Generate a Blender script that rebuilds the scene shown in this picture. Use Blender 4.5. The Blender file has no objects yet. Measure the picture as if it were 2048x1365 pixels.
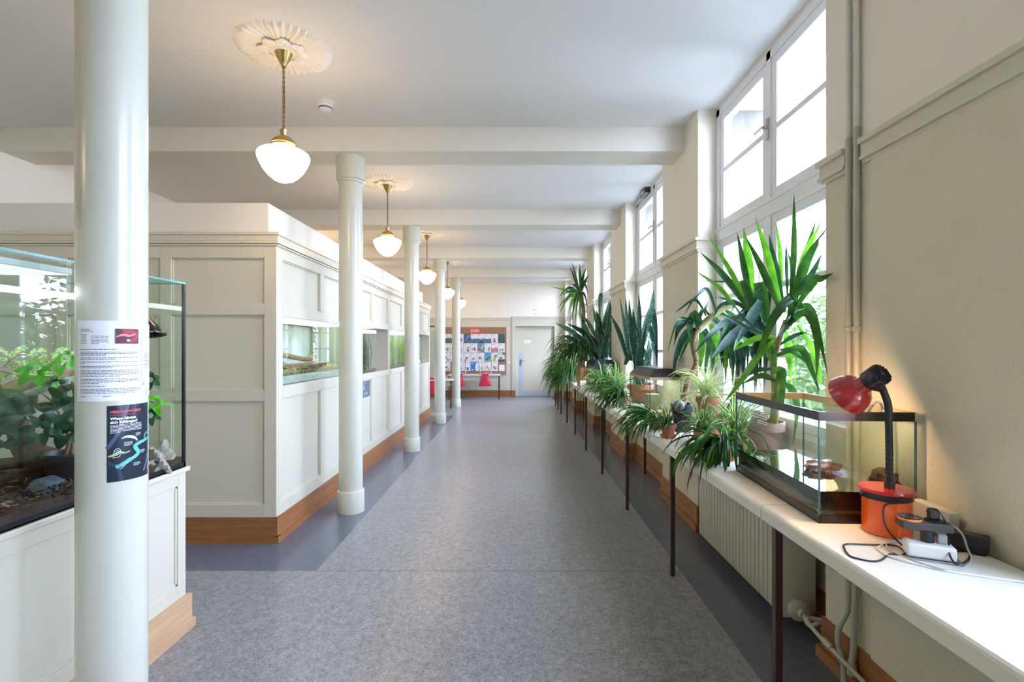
import bpy, math, random
from mathutils import Vector, Matrix
# ------------------------------------------------------------------ camera frame used to measure the place
FX = 1000.0; EYE = 1.55; VX, VY = 1029.0, 694.0
def P(x, y, Y):
    return Vector(((x - VX) * Y / FX, Y, EYE - (y - VY) * Y / FX))
V = Vector
pi = math.pi
COL = bpy.context.scene.collection
W = {}
# ------------------------------------------------------------------ mesh builder
class MB:
    def __init__(s): s.v = []; s.f = []; s.m = []
    def add(s, vs, fs, m=0):
        o = len(s.v); s.v += [V(p) for p in vs]
        for f in fs: s.f.append([i + o for i in f]); s.m.append(m)
        return s
    def box(s, x0, x1, y0, y1, z0, z1, m=0):
        if x0 > x1: x0, x1 = x1, x0
        if y0 > y1: y0, y1 = y1, y0
        if z0 > z1: z0, z1 = z1, z0
        return s.add([(x0,y0,z0),(x1,y0,z0),(x1,y1,z0),(x0,y1,z0),(x0,y0,z1),(x1,y0,z1),(x1,y1,z1),(x0,y1,z1)],
              [(0,3,2,1),(4,5,6,7),(0,1,5,4),(1,2,6,5),(2,3,7,6),(3,0,4,7)], m)
    def obox(s, c, size, rot=None, m=0):
        a, b, d = size[0]/2, size[1]/2, size[2]/2
        R = rot or Matrix.Identity(3); c = V(c)
        vs = [c + R @ V(p) for p in [(-a,-b,-d),(a,-b,-d),(a,b,-d),(-a,b,-d),(-a,-b,d),(a,-b,d),(a,b,d),(-a,b,d)]]
        return s.add(vs, [(0,3,2,1),(4,5,6,7),(0,1,5,4),(1,2,6,5),(2,3,7,6),(3,0,4,7)], m)
    def quad(s, a, b, c, d, m=0): return s.add([a,b,c,d], [(0,1,2,3)], m)
    def lathe(s, prof, c=(0,0,0), n=32, m=0, axis=None, cap=True):
        c = V(c); R = Matrix.Identity(3)
        if axis is not None: R = V((0,0,1)).rotation_difference(V(axis).normalized()).to_matrix()
        vs = []; fs = []
        for r, z in prof:
            for k in range(n):
                a = 2*pi*k/n; vs.append(c + R @ V((r*math.cos(a), r*math.sin(a), z)))
        L = len(prof)
        for j in range(L-1):
            for k in range(n):
                k2 = (k+1) % n
                fs.append((j*n+k, j*n+k2, (j+1)*n+k2, (j+1)*n+k))
        if cap:
            if prof[0][0] > 1e-5: fs.append(tuple(range(n-1, -1, -1)))
            if prof[-1][0] > 1e-5: fs.append(tuple((L-1)*n+k for k in range(n)))
        return s.add(vs, fs, m)
    def cyl(s, p0, p1, r0, r1=None, n=16, m=0):
        p0, p1 = V(p0), V(p1); d = p1 - p0
        return s.lathe([(r0, 0), (r0 if r1 is None else r1, d.length)], p0, n, m, axis=d)
    def tube(s, pts, r, n=8, m=0, closed=False, smooth=0, flat=1.0):
        pts = [V(p) for p in pts]
        if smooth: pts = spline(pts, smooth, closed)
        L = len(pts); rr = r if isinstance(r, (list, tuple)) else None
        if rr is not None and len(rr) != L:
            rr = [rr[min(len(rr)-1, int(i*(len(rr)-1)/(L-1)))]*(1-((i*(len(rr)-1)/(L-1)) % 1)) + rr[min(len(rr)-1, int(i*(len(rr)-1)/(L-1))+1)]*((i*(len(rr)-1)/(L-1)) % 1) for i in range(L)]
        vs = []; fs = []; nrm = None
        for i in range(L):
            if closed: t = pts[(i+1) % L] - pts[i-1]
            else: t = pts[min(i+1, L-1)] - pts[max(i-1, 0)]
            t = t.normalized() if t.length > 1e-9 else V((0,0,1))
            if nrm is None:
                nrm = t.cross(V((0,0,1)) if abs(t.z) < .9 else V((0,1,0))).normalized()
            else:
                nrm = (nrm - t*nrm.dot(t)).normalized()
            b = t.cross(nrm); q = rr[i] if rr else r
            for k in range(n):
                a = 2*pi*k/n; vs.append(pts[i] + nrm*math.cos(a)*q + b*math.sin(a)*q*flat)
        for i in range(L if closed else L-1):
            j = (i+1) % L
            for k in range(n):
                k2 = (k+1) % n; fs.append((i*n+k, i*n+k2, j*n+k2, j*n+k))
        if not closed: fs.append(tuple(range(n-1,-1,-1))); fs.append(tuple((L-1)*n+k for k in range(n)))
        return s.add(vs, fs, m)
    def blob(s, c, r, seed=0, amp=.15, n=16, m=0, rot=None):
        rnd = random.Random(seed); ph = [(rnd.uniform(0,6.3), rnd.uniform(1,3.2), rnd.uniform(0,6.3), rnd.uniform(1,3.2)) for _ in range(6)]
        vs = []; fs = []; c = V(c); R = rot or Matrix.Identity(3); h = n//2
        for j in range(h+1):
            th = pi*j/h
            for k in range(n):
                a = 2*pi*k/n; d = V((math.sin(th)*math.cos(a), math.sin(th)*math.sin(a), math.cos(th)))
                w = 1 + amp*sum(math.sin(d.x*q[1]*2+q[0])*math.cos(d.y*q[3]*2+d.z*q[1]*2+q[2]) for q in ph)/3
                vs.append(c + R @ V((d.x*r[0]*w, d.y*r[1]*w, d.z*r[2]*w)))
        for j in range(h):
            for k in range(n):
                k2 = (k+1) % n; fs.append((j*n+k, (j+1)*n+k, (j+1)*n+k2, j*n+k2))
        return s.add(vs, fs, m)
    def build(s, name, mats, parent=None, smooth=False, bevel=0, ang=40, origin=None, seg=2, kind=None):
        mats = mats if isinstance(mats, (list, tuple)) else [mats]
        if origin is None:
            xs = [p.x for p in s.v]; ys = [p.y for p in s.v]; zs = [p.z for p in s.v]
            origin = V(((min(xs)+max(xs))/2, (min(ys)+max(ys))/2, min(zs)))
        me = bpy.data.meshes.new(name); me.from_pydata([p - origin for p in s.v], [], s.f); me.update()
        for mt in mats: me.materials.append(mt)
        me.polygons.foreach_set('material_index', s.m)
        if smooth:
            me.polygons.foreach_set('use_smooth', [True]*len(s.f)); me.set_sharp_from_angle(angle=math.radians(ang))
        o = bpy.data.objects.new(name, me); COL.objects.link(o); W[o] = origin
        if parent is not None: o.parent = parent; o.location = origin - W[parent]
        else: o.location = origin
        if bevel:
            b = o.modifiers.new('bevel', 'BEVEL'); b.width = bevel; b.segments = seg; b.limit_method = 'ANGLE'
        if kind: o['kind'] = kind
        return o
def spline(pts, k, closed=False):
    pts = [V(p) for p in pts]; L = len(pts); out = []
    rng = range(L if closed else L-1)
    for i in rng:
        if closed: p0, p1, p2, p3 = pts[i-1], pts[i], pts[(i+1) % L], pts[(i+2) % L]
        else:
            p1, p2 = pts[i], pts[i+1]; p0 = pts[i-1] if i else p1*2-p2; p3 = pts[i+2] if i+2 < L else p2*2-p1
        for j in range(k):
            t = j/k
            out.append(.5*((2*p1) + (p2-p0)*t + (2*p0-5*p1+4*p2-p3)*t*t + (3*p1-p0-3*p2+p3)*t**3))
    if not closed: out.append(pts[-1])
    return out
def thing(name, label, cat, loc, group=None):
    o = bpy.data.objects.new(name, None); o.empty_display_size = .1; COL.objects.link(o)
    o.location = V(loc); W[o] = V(loc); o['label'] = label; o['category'] = cat
    if group: o['group'] = group
    return o
def tag(o, label, cat, group=None, kind=None):
    o['label'] = label; o['category'] = cat
    if group: o['group'] = group
    if kind: o['kind'] = kind
    return o
def copy_tree(o, delta, label=None, parent=None):
    c = o.copy(); COL.objects.link(c)
    if parent is None: c.location = o.location + V(delta); W[c] = W[o] + V(delta)
    else: c.parent = parent; W[c] = W[parent] + c.location
    if label: c['label'] = label
    for ch in [q for q in bpy.data.objects if q.parent == o]: copy_tree(ch, (0,0,0), None, c)
    return c
# ------------------------------------------------------------------ materials
def nt(name):
    m = bpy.data.materials.new(name); m.use_nodes = True; t = m.node_tree
    return m, t, t.nodes['Principled BSDF'], t.nodes['Material Output']
def N(t, typ, **k):
    n = t.nodes.new(typ)
    for a, b in k.items():
        if a in n.inputs: n.inputs[a].default_value = b
        else: setattr(n, a, b)
    return n
def c4(c): return (c[0], c[1], c[2], 1)
def sr(h):
    h = h.lstrip('#'); r = []
    for i in (0,2,4):
        c = int(h[i:i+2],16)/255; r.append(c/12.92 if c <= .04045 else ((c+.055)/1.055)**2.4)
    return tuple(r)
def pm(name, col, rough=.5, metal=0, bump=None, var=None, coat=0, spec=.5, scale3=None):
    m, t, b, o = nt(name)
    if isinstance(col, str): col = sr(col)
    b.inputs['Base Color'].default_value = c4(col); b.inputs['Roughness'].default_value = rough
    b.inputs['Metallic'].default_value = metal; b.inputs['Coat Weight'].default_value = coat; b.inputs['Coat Roughness'].default_value = .1
    b.inputs['Specular IOR Level'].default_value = spec
    tc = N(t, 'ShaderNodeTexCoord'); src = tc.outputs['Object']
    if scale3:
        mp = N(t, 'ShaderNodeMapping'); mp.inputs['Scale'].default_value = scale3; t.links.new(src, mp.inputs['Vector']); src = mp.outputs[0]
    if var:   # (scale, other colour, contrast 0..1, detail)
        c2 = sr(var[1]) if isinstance(var[1], str) else var[1]
        n = N(t, 'ShaderNodeTexNoise', Scale=var[0], Detail=var[3] if len(var) > 3 else 4.0, Roughness=.6)
        t.links.new(src, n.inputs['Vector'])
        r = N(t, 'ShaderNodeValToRGB'); w = .5*(1-var[2])
        r.color_ramp.elements[0].position = max(0, .5-w*.5-.02); r.color_ramp.elements[1].position = min(1, .5+w*.5+.02)
        r.color_ramp.elements[0].color = c4(col); r.color_ramp.elements[1].color = c4(c2)
        t.links.new(n.outputs['Fac'], r.inputs[0]); t.links.new(r.outputs[0], b.inputs['Base Color'])
    if bump:  # (scale, strength, distance, detail)
        n = N(t, 'ShaderNodeTexNoise', Scale=bump[0], Detail=bump[3] if len(bump) > 3 else 3.0)
        t.links.new(src, n.inputs['Vector'])
        bp = N(t, 'ShaderNodeBump', Strength=bump[1], Distance=bump[2])
        t.links.new(n.outputs['Fac'], bp.inputs['Height']); t.links.new(bp.outputs[0], b.inputs['Normal'])
    return m
def emit(name, col, s):
    m, t, b, o = nt(name); b.inputs['Base Color'].default_value = c4(col)
    b.inputs['Emission Color'].default_value = c4(col); b.inputs['Emission Strength'].default_value = s; return m
def wood(name, c1, c2, rough=.4, axis='y'):
    m, t, b, o = nt(name); b.inputs['Roughness'].default_value = rough
    tc = N(t, 'ShaderNodeTexCoord'); mp = N(t, 'ShaderNodeMapping')
    mp.inputs['Scale'].default_value = {'y': (30, 1.2, 30), 'x': (1.2, 30, 30), 'z': (30, 30, 1.2)}[axis]
    n = N(t, 'ShaderNodeTexNoise', Scale=1.6, Detail=8.0, Roughness=.65, Distortion=.6)
    r = N(t, 'ShaderNodeValToRGB'); r.color_ramp.elements[0].position = .35; r.color_ramp.elements[1].position = .68
    r.color_ramp.elements[0].color = c4(sr(c1)); r.color_ramp.elements[1].color = c4(sr(c2))
    t.links.new(tc.outputs['Object'], mp.inputs[0]); t.links.new(mp.outputs[0], n.inputs['Vector']); t.links.new(n.outputs['Fac'], r.inputs[0])
    t.links.new(r.outputs[0], b.inputs['Base Color'])
    bp = N(t, 'ShaderNodeBump', Strength=.15, Distance=.002); t.links.new(n.outputs['Fac'], bp.inputs['Height']); t.links.new(bp.outputs[0], b.inputs['Normal'])
    return m
def glass(name, tint=(.96,.98,.97), refl=1.0, rough=0.0, gcol=(1,1,1), base=.04):
    m, t, b, o = nt(name); t.nodes.remove(b)
    lw = N(t, 'ShaderNodeLayerWeight', Blend=.5)
    pw = N(t, 'ShaderNodeMath', operation='POWER'); pw.inputs[1].default_value = 5
    ml = N(t, 'ShaderNodeMath', operation='MULTIPLY_ADD'); ml.inputs[1].default_value = (1-base)*refl; ml.inputs[2].default_value = base*refl
    tr = N(t, 'ShaderNodeBsdfTransparent', Color=c4(tint)); gl = N(t, 'ShaderNodeBsdfGlossy', Color=c4(gcol), Roughness=rough)
    mx = N(t, 'ShaderNodeMixShader')
    t.links.new(lw.outputs['Facing'], pw.inputs[0]); t.links.new(pw.outputs[0], ml.inputs[0]); t.links.new(ml.outputs[0], mx.inputs[0])
    t.links.new(tr.outputs[0], mx.inputs[1]); t.links.new(gl.outputs[0], mx.inputs[2]); t.links.new(mx.outputs[0], o.inputs[0])
    return m
def leafmat(name, c, c2=None, trans=.35, rough=.35, scale=(3,3,3), ns=6.0):
    m, t, b, o = nt(name); c = sr(c); c2 = sr(c2) if c2 else tuple(x*.7 for x in c)
    tc = N(t, 'ShaderNodeTexCoord'); mp = N(t, 'ShaderNodeMapping'); mp.inputs['Scale'].default_value = scale
    n = N(t, 'ShaderNodeTexNoise', Scale=ns, Detail=3.0)
    r = N(t, 'ShaderNodeValToRGB'); r.color_ramp.elements[0].position = .38; r.color_ramp.elements[1].position = .62
    r.color_ramp.elements[0].color = c4(c2); r.color_ramp.elements[1].color = c4(c)
    t.links.new(tc.outputs['Object'], mp.inputs[0]); t.links.new(mp.outputs[0], n.inputs['Vector']); t.links.new(n.outputs['Fac'], r.inputs[0])
    t.links.new(r.outputs[0], b.inputs['Base Color']); b.inputs['Roughness'].default_value = rough; b.inputs['Specular IOR Level'].default_value = .25
    tl = N(t, 'ShaderNodeBsdfTranslucent'); mx = N(t, 'ShaderNodeMixShader'); mx.inputs[0].default_value = trans
    g = N(t, 'ShaderNodeMix', data_type='RGBA', blend_type='MULTIPLY'); g.inputs[0].default_value = 1
    t.links.new(r.outputs[0], g.inputs[6]); g.inputs[7].default_value = (1.35, 1.4, .6, 1)
    t.links.new(g.outputs[2], tl.inputs[0]); t.links.new(b.outputs[0], mx.inputs[1]); t.links.new(tl.outputs[0], mx.inputs[2]); t.links.new(mx.outputs[0], o.inputs[0])
    return m
def stucco(name, col, s1=90, st=.5):
    m, t, b, o = nt(name); b.inputs['Base Color'].default_value = c4(sr(col)); b.inputs['Roughness'].default_value = .75
    tc = N(t, 'ShaderNodeTexCoord'); mp = N(t, 'ShaderNodeMapping'); mp.inputs['Scale'].default_value = (1, 1, .75)
    n = N(t, 'ShaderNodeTexNoise', Scale=s1, Detail=2.5, Distortion=.8); n2 = N(t, 'ShaderNodeTexNoise', Scale=2.2, Detail=4.0)
    t.links.new(tc.outputs['Object'], mp.inputs[0]); t.links.new(mp.outputs[0], n.inputs['Vector']); t.links.new(mp.outputs[0], n2.inputs['Vector'])
    bp = N(t, 'ShaderNodeBump', Strength=st, Distance=.006); t.links.new(n.outputs['Fac'], bp.inputs['Height']); t.links.new(bp.outputs[0], b.inputs['Normal'])
    r = N(t, 'ShaderNodeValToRGB'); c = sr(col); r.color_ramp.elements[0].color = c4([x*.9 for x in c]); r.color_ramp.elements[1].color = c4([min(1,x*1.08) for x in c])
    t.links.new(n2.outputs['Fac'], r.inputs[0]); t.links.new(r.outputs[0], b.inputs['Base Color'])
    return m
def lino(name, c1, c2, c3, rough=.28):
    m, t, b, o = nt(name); b.inputs['Roughness'].default_value = rough
    tc = N(t, 'ShaderNodeTexCoord'); mp = N(t, 'ShaderNodeMapping'); mp.inputs['Scale'].default_value = (1.1, 1, 1)
    n = N(t, 'ShaderNodeTexNoise', Scale=80.0, Detail=3.0, Distortion=1.2); n2 = N(t, 'ShaderNodeTexNoise', Scale=24.0, Detail=3.0); n3 = N(t, 'ShaderNodeTexNoise', Scale=1.3, Detail=5.0)
    for q in (n, n2, n3): t.links.new(mp.outputs[0], q.inputs['Vector'])
    t.links.new(tc.outputs['Object'], mp.inputs[0])
    r = N(t, 'ShaderNodeValToRGB'); e = r.color_ramp.elements; e[0].position = .36; e[0].color = c4(sr(c1)); e[1].position = .68; e[1].color = c4(sr(c3))
    x = e.new(.5); x.color = c4(sr(c2))
    a = N(t, 'ShaderNodeMath', operation='MULTIPLY_ADD'); a.inputs[1].default_value = .3; t.links.new(n2.outputs['Fac'], a.inputs[0])
    s = N(t, 'ShaderNodeMath', operation='MULTIPLY'); s.inputs[1].default_value = .7; t.links.new(n.outputs['Fac'], s.inputs[0]); t.links.new(s.outputs[0], a.inputs[2])
    t.links.new(a.outputs[0], r.inputs[0]); t.links.new(r.outputs[0], b.inputs['Base Color'])
    rr = N(t, 'ShaderNodeMapRange'); rr.inputs[3].default_value = rough-.06; rr.inputs[4].default_value = rough+.1; pass
    return m
M = {}
M['ceil'] = pm('ceiling_white', '#e2e1dc', .8, bump=(3,.05,.01))
M['cream'] = pm('wall_cream', '#ebe4d2', .8, bump=(60,.08,.002))
M['beam'] = pm('beam_cream', '#e4e0d3', .8, bump=(40,.08,.002))
M['white'] = pm('white_plaster', '#e9e5da', .75)
M['stucco'] = stucco('grey_textured_plaster', '#d3cdb3')
M['panel'] = pm('greenish_cream_paint', '#cfcab3', .26, bump=(30,.04,.001), spec=.5)
M['panelline'] = pm('door_panel_paint', '#b9b8a4', .4)  # darker cream for the centre field of the second door
M['column'] = pm('column_gloss_paint', '#ccccb9', .22, bump=(6,.05,.002))
M['frame'] = pm('window_white_paint', '#e9eaea', .3)
M['oak'] = wood('oak_skirting', '#8a5a34', '#a8713f', .45)
M['oakx'] = wood('oak_skirting_across', '#8a5a34', '#a8713f', .45, 'x')
M['lino'] = lino('speckled_linoleum', '#696a69', '#8a8a89', '#a8a8a6')
M['lino2'] = lino('dark_linoleum_border', '#565e6a', '#5e6671', '#676f7a', .2)
M['stone'] = pm('outside_stone', '#77756f', .9, bump=(14,.3,.02), var=(5,'#6b6963',.2))
M['brass'] = pm('aged_brass', '#b39a62', .32, 1)
M['chain'] = pm('dark_brass_chain', '#8a6f4b', .4, 1)
M['glass'] = glass('clear_glass')
M['wglass'] = glass('window_glass', (.97,.985,.98), 1, 0)
M['tank'] = glass('tank_glass', (.93,.97,.95), .65, 0, base=.04)
M['gedge'] = pm('glass_edge_teal', '#5fa79b', .15)
M['black'] = pm('black_plastic', '#1b1b1d', .35)
M['blacks'] = pm('black_satin', '#101012', .25)
M['steel'] = pm('brushed_steel', '#b9bec4', .3, 1)
M['legs'] = pm('dark_brown_leg_paint', '#4a3630', .4)
M['top'] = pm('cream_laminate', '#dedccb', .28)
M['rad'] = pm('radiator_enamel', '#c8c6b6', .35)
M['pipew'] = pm('pipe_white_paint', '#dad6cb', .35)
M['pipeg'] = pm('pipe_grey_paint', '#b5b4a2', .35)
M['terra'] = pm('terracotta', '#b0694b', .8, var=(14,'#9a5a42',.3), bump=(40,.2,.002))
M['terra2'] = pm('pale_terracotta', '#94695a', .85, var=(9,'#b09488',.25), bump=(40,.2,.002))
M['soil'] = pm('potting_soil', '#3a2b20', .95, bump=(90,.8,.01), var=(60,'#241a13',.2))
M['trunk'] = pm('yucca_bark', '#a48262', .9, bump=(60,.9,.01), var=(40,'#5f4430',.2), scale3=(1,1,4))
M['greenstem'] = pm('green_stem', '#5d7436', .6, var=(30,'#8a7a4a',.2))
M['paper'] = pm('paper_white', '#eef0f2', .5)
M['ink'] = pm('ink_dark', '#4a4c52', .7)
M['red'] = pm('red_plastic', '#c4243f', .35)
M['lampred'] = pm('lamp_red_enamel', '#a51d1d', .22, coat=.5)
M['orange'] = pm('orange_enamel', '#f2631d', .25, coat=.4)
M['whitepl'] = pm('white_plastic', '#dedfd8', .35)
M['cork'] = pm('cork_board', '#a47b5c', .9, var=(120,'#8d6549',.2))
M['globe'] = emit('lit_opal_glass', (1,.68,.40), 8)
M['globe'].node_tree.nodes['Principled BSDF'].inputs['Roughness'].default_value = .2
M['tubel'] = emit('lit_tube', (.93,.97,1), 6)
M['grass'] = pm('outside_gravel', '#a3a39c', .95)
M['bark'] = pm('driftwood_brown', '#6a4d38', .9, bump=(18,.9,.02), var=(9,'#2d1f17',.25), scale3=(1,1,1))
M['barkl'] = pm('pale_branch', '#b99a74', .85, bump=(20,.7,.01), var=(12,'#8a6a4a',.25))
M['chips'] = pm('bark_chips', '#5b4334', .95, var=(30,'#2a1d16',.2))
M['rockb'] = pm('blue_grey_rock', '#6f7c8c', .6, bump=(12,.7,.02), var=(8,'#3f4750',.25))
M['rockw'] = pm('pale_rock', '#cfc8ba', .8, bump=(14,.9,.02), var=(5,'#6a5b48',.35))
G = {}
G['yucca'] = leafmat('yucca_green', '#2f5829', '#214423', .3)
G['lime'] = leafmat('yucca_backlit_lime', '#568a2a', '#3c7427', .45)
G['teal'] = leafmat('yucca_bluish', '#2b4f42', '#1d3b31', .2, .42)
G['drac'] = leafmat('dracaena_green', '#3a653e', '#254a30', .3)
G['tip'] = pm('dry_leaf_tip', '#8a5330', .8)
G['sans'] = leafmat('snake_plant_banded', '#2f5444', '#16302a', .08, .22, (4,4,22), 5.0)
G['sansl'] = leafmat('snake_plant_light', '#5d7f70', '#2b4d40', .1, .2, (4,4,22), 5.0)
G['spid'] = leafmat('spider_plant_green', '#4c8030', '#2f6224', .35)
G['spidd'] = leafmat('spider_plant_dark', '#2f5c28', '#1a3e1a', .25)
G['spidl'] = leafmat('spider_plant_stripe', '#c3cdb0', '#a3b48c', .35)
G['sch'] = leafmat('schefflera_dark', '#295538', '#1b3d29', .2, .35)
G['schl'] = leafmat('schefflera_bright', '#6ec22f', '#4da32a', .4, .3)
G['fic'] = leafmat('ficus_variegated', '#e8eec8', '#8fb45a', .35, .4, (3,3,3), 30)
G['tree'] = leafmat('tree_leaf_outside', '#4a5f3c', '#33452a', .15, .6)
G['moss'] = pm('aquatic_moss', '#4b6a1e', .9, var=(20,'#1c2a10',.3), bump=(30,.8,.02))

M['silverp'] = pm('silver_grey_paint', '#b4bac3', .35)
M['edge2'] = pm('dark_glass_edge', '#3a6a66', .2)
def leaf(mb, pts, w, up=V((0,0,1)), m=0, n=12, fold=.25, prof='strap', stripe=None, tip=None, cr=None):
    """strap leaf along a smooth path; cross-section is a shallow V; stripe = material of the middle band"""
    k = max(2, n//(len(pts)-1)); c = spline(pts, k); L = len(c); rows = []
    for i in range(L):
        t = i/(L-1); tg = (c[min(i+1,L-1)]-c[max(i-1,0)]); tg = tg.normalized() if tg.length > 1e-9 else V((0,0,1))
        sd = tg.cross(up); sd = sd.normalized() if sd.length > 1e-4 else tg.cross(V((1,0,0))).normalized()
        nr = sd.cross(tg)
        if prof == 'strap': ww = w*(.55+.45*min(1,t*4))*(1 if t < .62 else max(0.02, 1-((t-.62)/.38)**1.6))
        elif prof == 'yucca': ww = w*min(1, .45+1.5*t)*(1 if t < .45 else max(.02, (1-((t-.45)/.55)**1.35)))
        elif prof == 'cut': ww = w*(.55+.45*min(1,t*3))
        elif prof == 'sans': ww = w*(.6+.4*min(1,t*2.5))*(1 if t < .6 else max(.02, 1-((t-.6)/.4)**1.4))
        elif prof == 'oval': ww = w*max(.04, math.sin(pi*min(1,max(0,t))**.8)**.75)
        f_ = fold*ww
        if stripe is None: offs = ((-.5, f_), (0, 0), (.5, f_))
        else: offs = ((-.5, f_), (-.2, f_*.3), (.2, f_*.3), (.5, f_))
        row = [c[i]+sd*ww*a+nr*b for a, b in offs]
        if cr: row = [cr(p) for p in row]
        rows.append(row)
    K = len(rows[0]); vs = [p for r_ in rows for p in r_]; o = len(mb.v); mb.v += vs
    for i in range(L-1):
        t = i/(L-1)
        for k2 in range(K-1):
            mb.f.append([o+i*K+k2, o+i*K+k2+1, o+(i+1)*K+k2+1, o+(i+1)*K+k2])
            mm = m
            if stripe is not None and k2 == 1: mm = stripe
            if tip is not None and t > .93: mm = tip
            mb.m.append(mm)
# ------------------------------------------------------------------ room shell
XW = 1.547; XG = 1.70; ZC = 3.55; ZU = 3.33; BAY = 2.74; Y0 = 3.35; YE = 15.5; YB = -1.9; XL = -4.68
PC = [4.72 + BAY*k for k in range(-3, 5)]           # pier and beam centres (last one meets the end wall)
WC = [Y0 + BAY*k for k in range(-1, 5)]             # window centres
HW = .862
f = MB()
def frect(x0, x1, y0, y1, m): f.add([(x0,y0,0),(x1,y0,0),(x1,y1,0),(x0,y1,0),(x0,y0,-.1),(x1,y0,-.1),(x1,y1,-.1),(x0,y1,-.1)], [(0,1,2,3),(4,7,6,5),(0,4,5,1),(1,5,6,2),(2,6,7,3),(3,7,4,0)], m)
BL = -1.37; BR = 1.145; YN = 3.455; YF = 11.24
frect(BR, 1.9, YB-.3, YE+.3, 1); frect(BL, BR, YB-.3, YE+.3, 0); frect(XL-.3, BL, YB-.3, YN, 0); frect(XL-.3, BL, YN, YF, 1); frect(XL-.3, BL, YF, YE+.3, 0)
f.build('floor', [M['lino'], M['lino2']], kind='structure')
s = MB()
for y in (3.455, 8.9): s.box(BL, BR, y-.0012, y+.0012, 0, .0006)
s.build('trim_1', M['legs'], kind='structure')
MB().box(XL-.3, 2.1, YB-.3, YE+.3, ZC, ZC+.25).build('ceiling', M['ceil'], kind='structure')
for k, yc in enumerate(PC[1:-1]):
    MB().box(XL, XW, yc-.172, yc+.172, ZU, ZC).build('trim_%d' % (k+2), M['beam'], kind='structure')
# right wall: piers, sill walls
w = MB()
for k, yc in enumerate(PC):
    a, b = yc-.505, yc+.505
    if k == 2: a = 1.30
    if k == len(PC)-1: b = YE
    if k == 0: continue
    if k == 1: a = YB
    w.box(XW, 2.1, a, b, -.1, 2.40, 0); w.box(XW, 2.1, a, b, 2.40, ZC, 1)
for k, yc in enumerate(WC):
    b = yc+HW+.01
    if abs(yc-(Y0-BAY)) < .01: b = 1.31
    w.box(XG, 2.1, yc-HW-.01, b, -.1, 1.0, 0); w.box(XG, 2.1, yc-HW-.01, b, 3.53, ZC+.01, 1)
w.box(1.80, 2.13, YB, YE, 3.55, 3.9, 2)
w.build('wall_right', [M['stucco'], M['cream'], M['stone']], kind='structure')
# slightly proud plaster panel right of the pipes
MB().box(XW-.012, XW+.01, 1.33, 2.155, 0, 2.40).build('trim_30', M['stucco'], kind='structure')
# outside stone reveals
so = MB()
for yc in WC:
    for sy in (-1, 1):
        so.box(1.80, 2.16, yc+sy*(HW-.03), yc+sy*(HW+.12), .95, 3.62)
        for z in (1.6, 2.25, 2.9): so.box(1.80, 2.163, yc+sy*(HW-.033), yc+sy*(HW+.1), z-.004, z+.004)
    so.box(1.80, 2.22, yc-HW-.1, yc+HW+.1, .93, 1.03)
so.build('trim_31', M['stone'], kind='structure')
# picture rail following the right wall
def rail(mb, x0, x1, y0, y1, nx, ny, z=2.36, zt=2.46):
    # box run whose outward normal is (nx,ny); stacked profile
    for (a, b, d) in ((zt-.022, zt+.002, .034), (zt-.078, zt-.022, .020), (zt-.092, zt-.078, .026), (z-.004, zt-.092, .014)):
        if nx: 
            xa = x0; mb.box(xa, xa+nx*d, y0-(0 if not ny else 0), y1, a, b)
        else: mb.box(x0, x1, y0, y0+ny*d, a, b)
def rail3(mb, x0, x1, y0, y1, m=0, zt=2.468):
    """rail wrapped round a solid (x0..x1, y0..y1): grows outward on all four sides"""
    for (a, b, d) in ((zt-.024, zt, .034), (zt-.080, zt-.024, .020), (zt-.094, zt-.080, .027), (zt-.112, zt-.094, .013)):
        mb.box(x0-d, x1+d, y0-d, y1+d, a, b, m)
r = MB()
for k, yc in enumerate(PC):
    a, b = yc-.505, yc+.505
    if k == 2: a = 1.30
    if k == len(PC)-1: b = YE
    if k == 0: continue
    for (z0, z1, d) in ((2.444, 2.468, .034), (2.388, 2.444, .020), (2.374, 2.388, .027), (2.356, 2.374, .013)):
        if k == 2: r.box(XW-d, 1.68, a, 2.207, z0, z1); r.box(XW-d, 1.68, 2.316, b+d, z0, z1)
        else: r.box(XW-d, 1.68, a-d, min(b+d, YE), z0, z1)
r.build('trim_32', M['panel'], kind='structure')
# oak skirting along the right wall (two boards)
def skirt(mb, x0, x1, y0, y1, m=0):
    mb.box(x0-.014, x1+.014, y0-.014, y1+.014, .0, .205, m)
    mb.box(x0-.032, x1+.032, y0-.032, y1+.032, 0, .058, m)
sk = MB()
for k, yc in enumerate(PC):
    a, b = yc-.505, yc+.505
    if k == 2: a = 1.33
    if k == len(PC)-1: b = YE-.04
    if k == 1: a = YB+.1
    if k == 0: continue
    skirt(sk, XW, 1.69, a, b)
for yc in WC:
    sk.box(XG-.014, XG, yc-HW, yc+HW, 0, .205); sk.box(XG-.03, XG, yc-HW, yc+HW, 0, .058)
sk.build('baseboard_right', M['oak'], kind='structure')
# window boards
for k, yc in enumerate(WC):
    if yc < -1: continue
    MB().box(1.552, 1.70, yc-HW+.004, yc+HW-.004 if k != 0 else 1.29, .855, .885).build('trim_%d' % (33+k), M['top'], bevel=.004, kind='structure')
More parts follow.
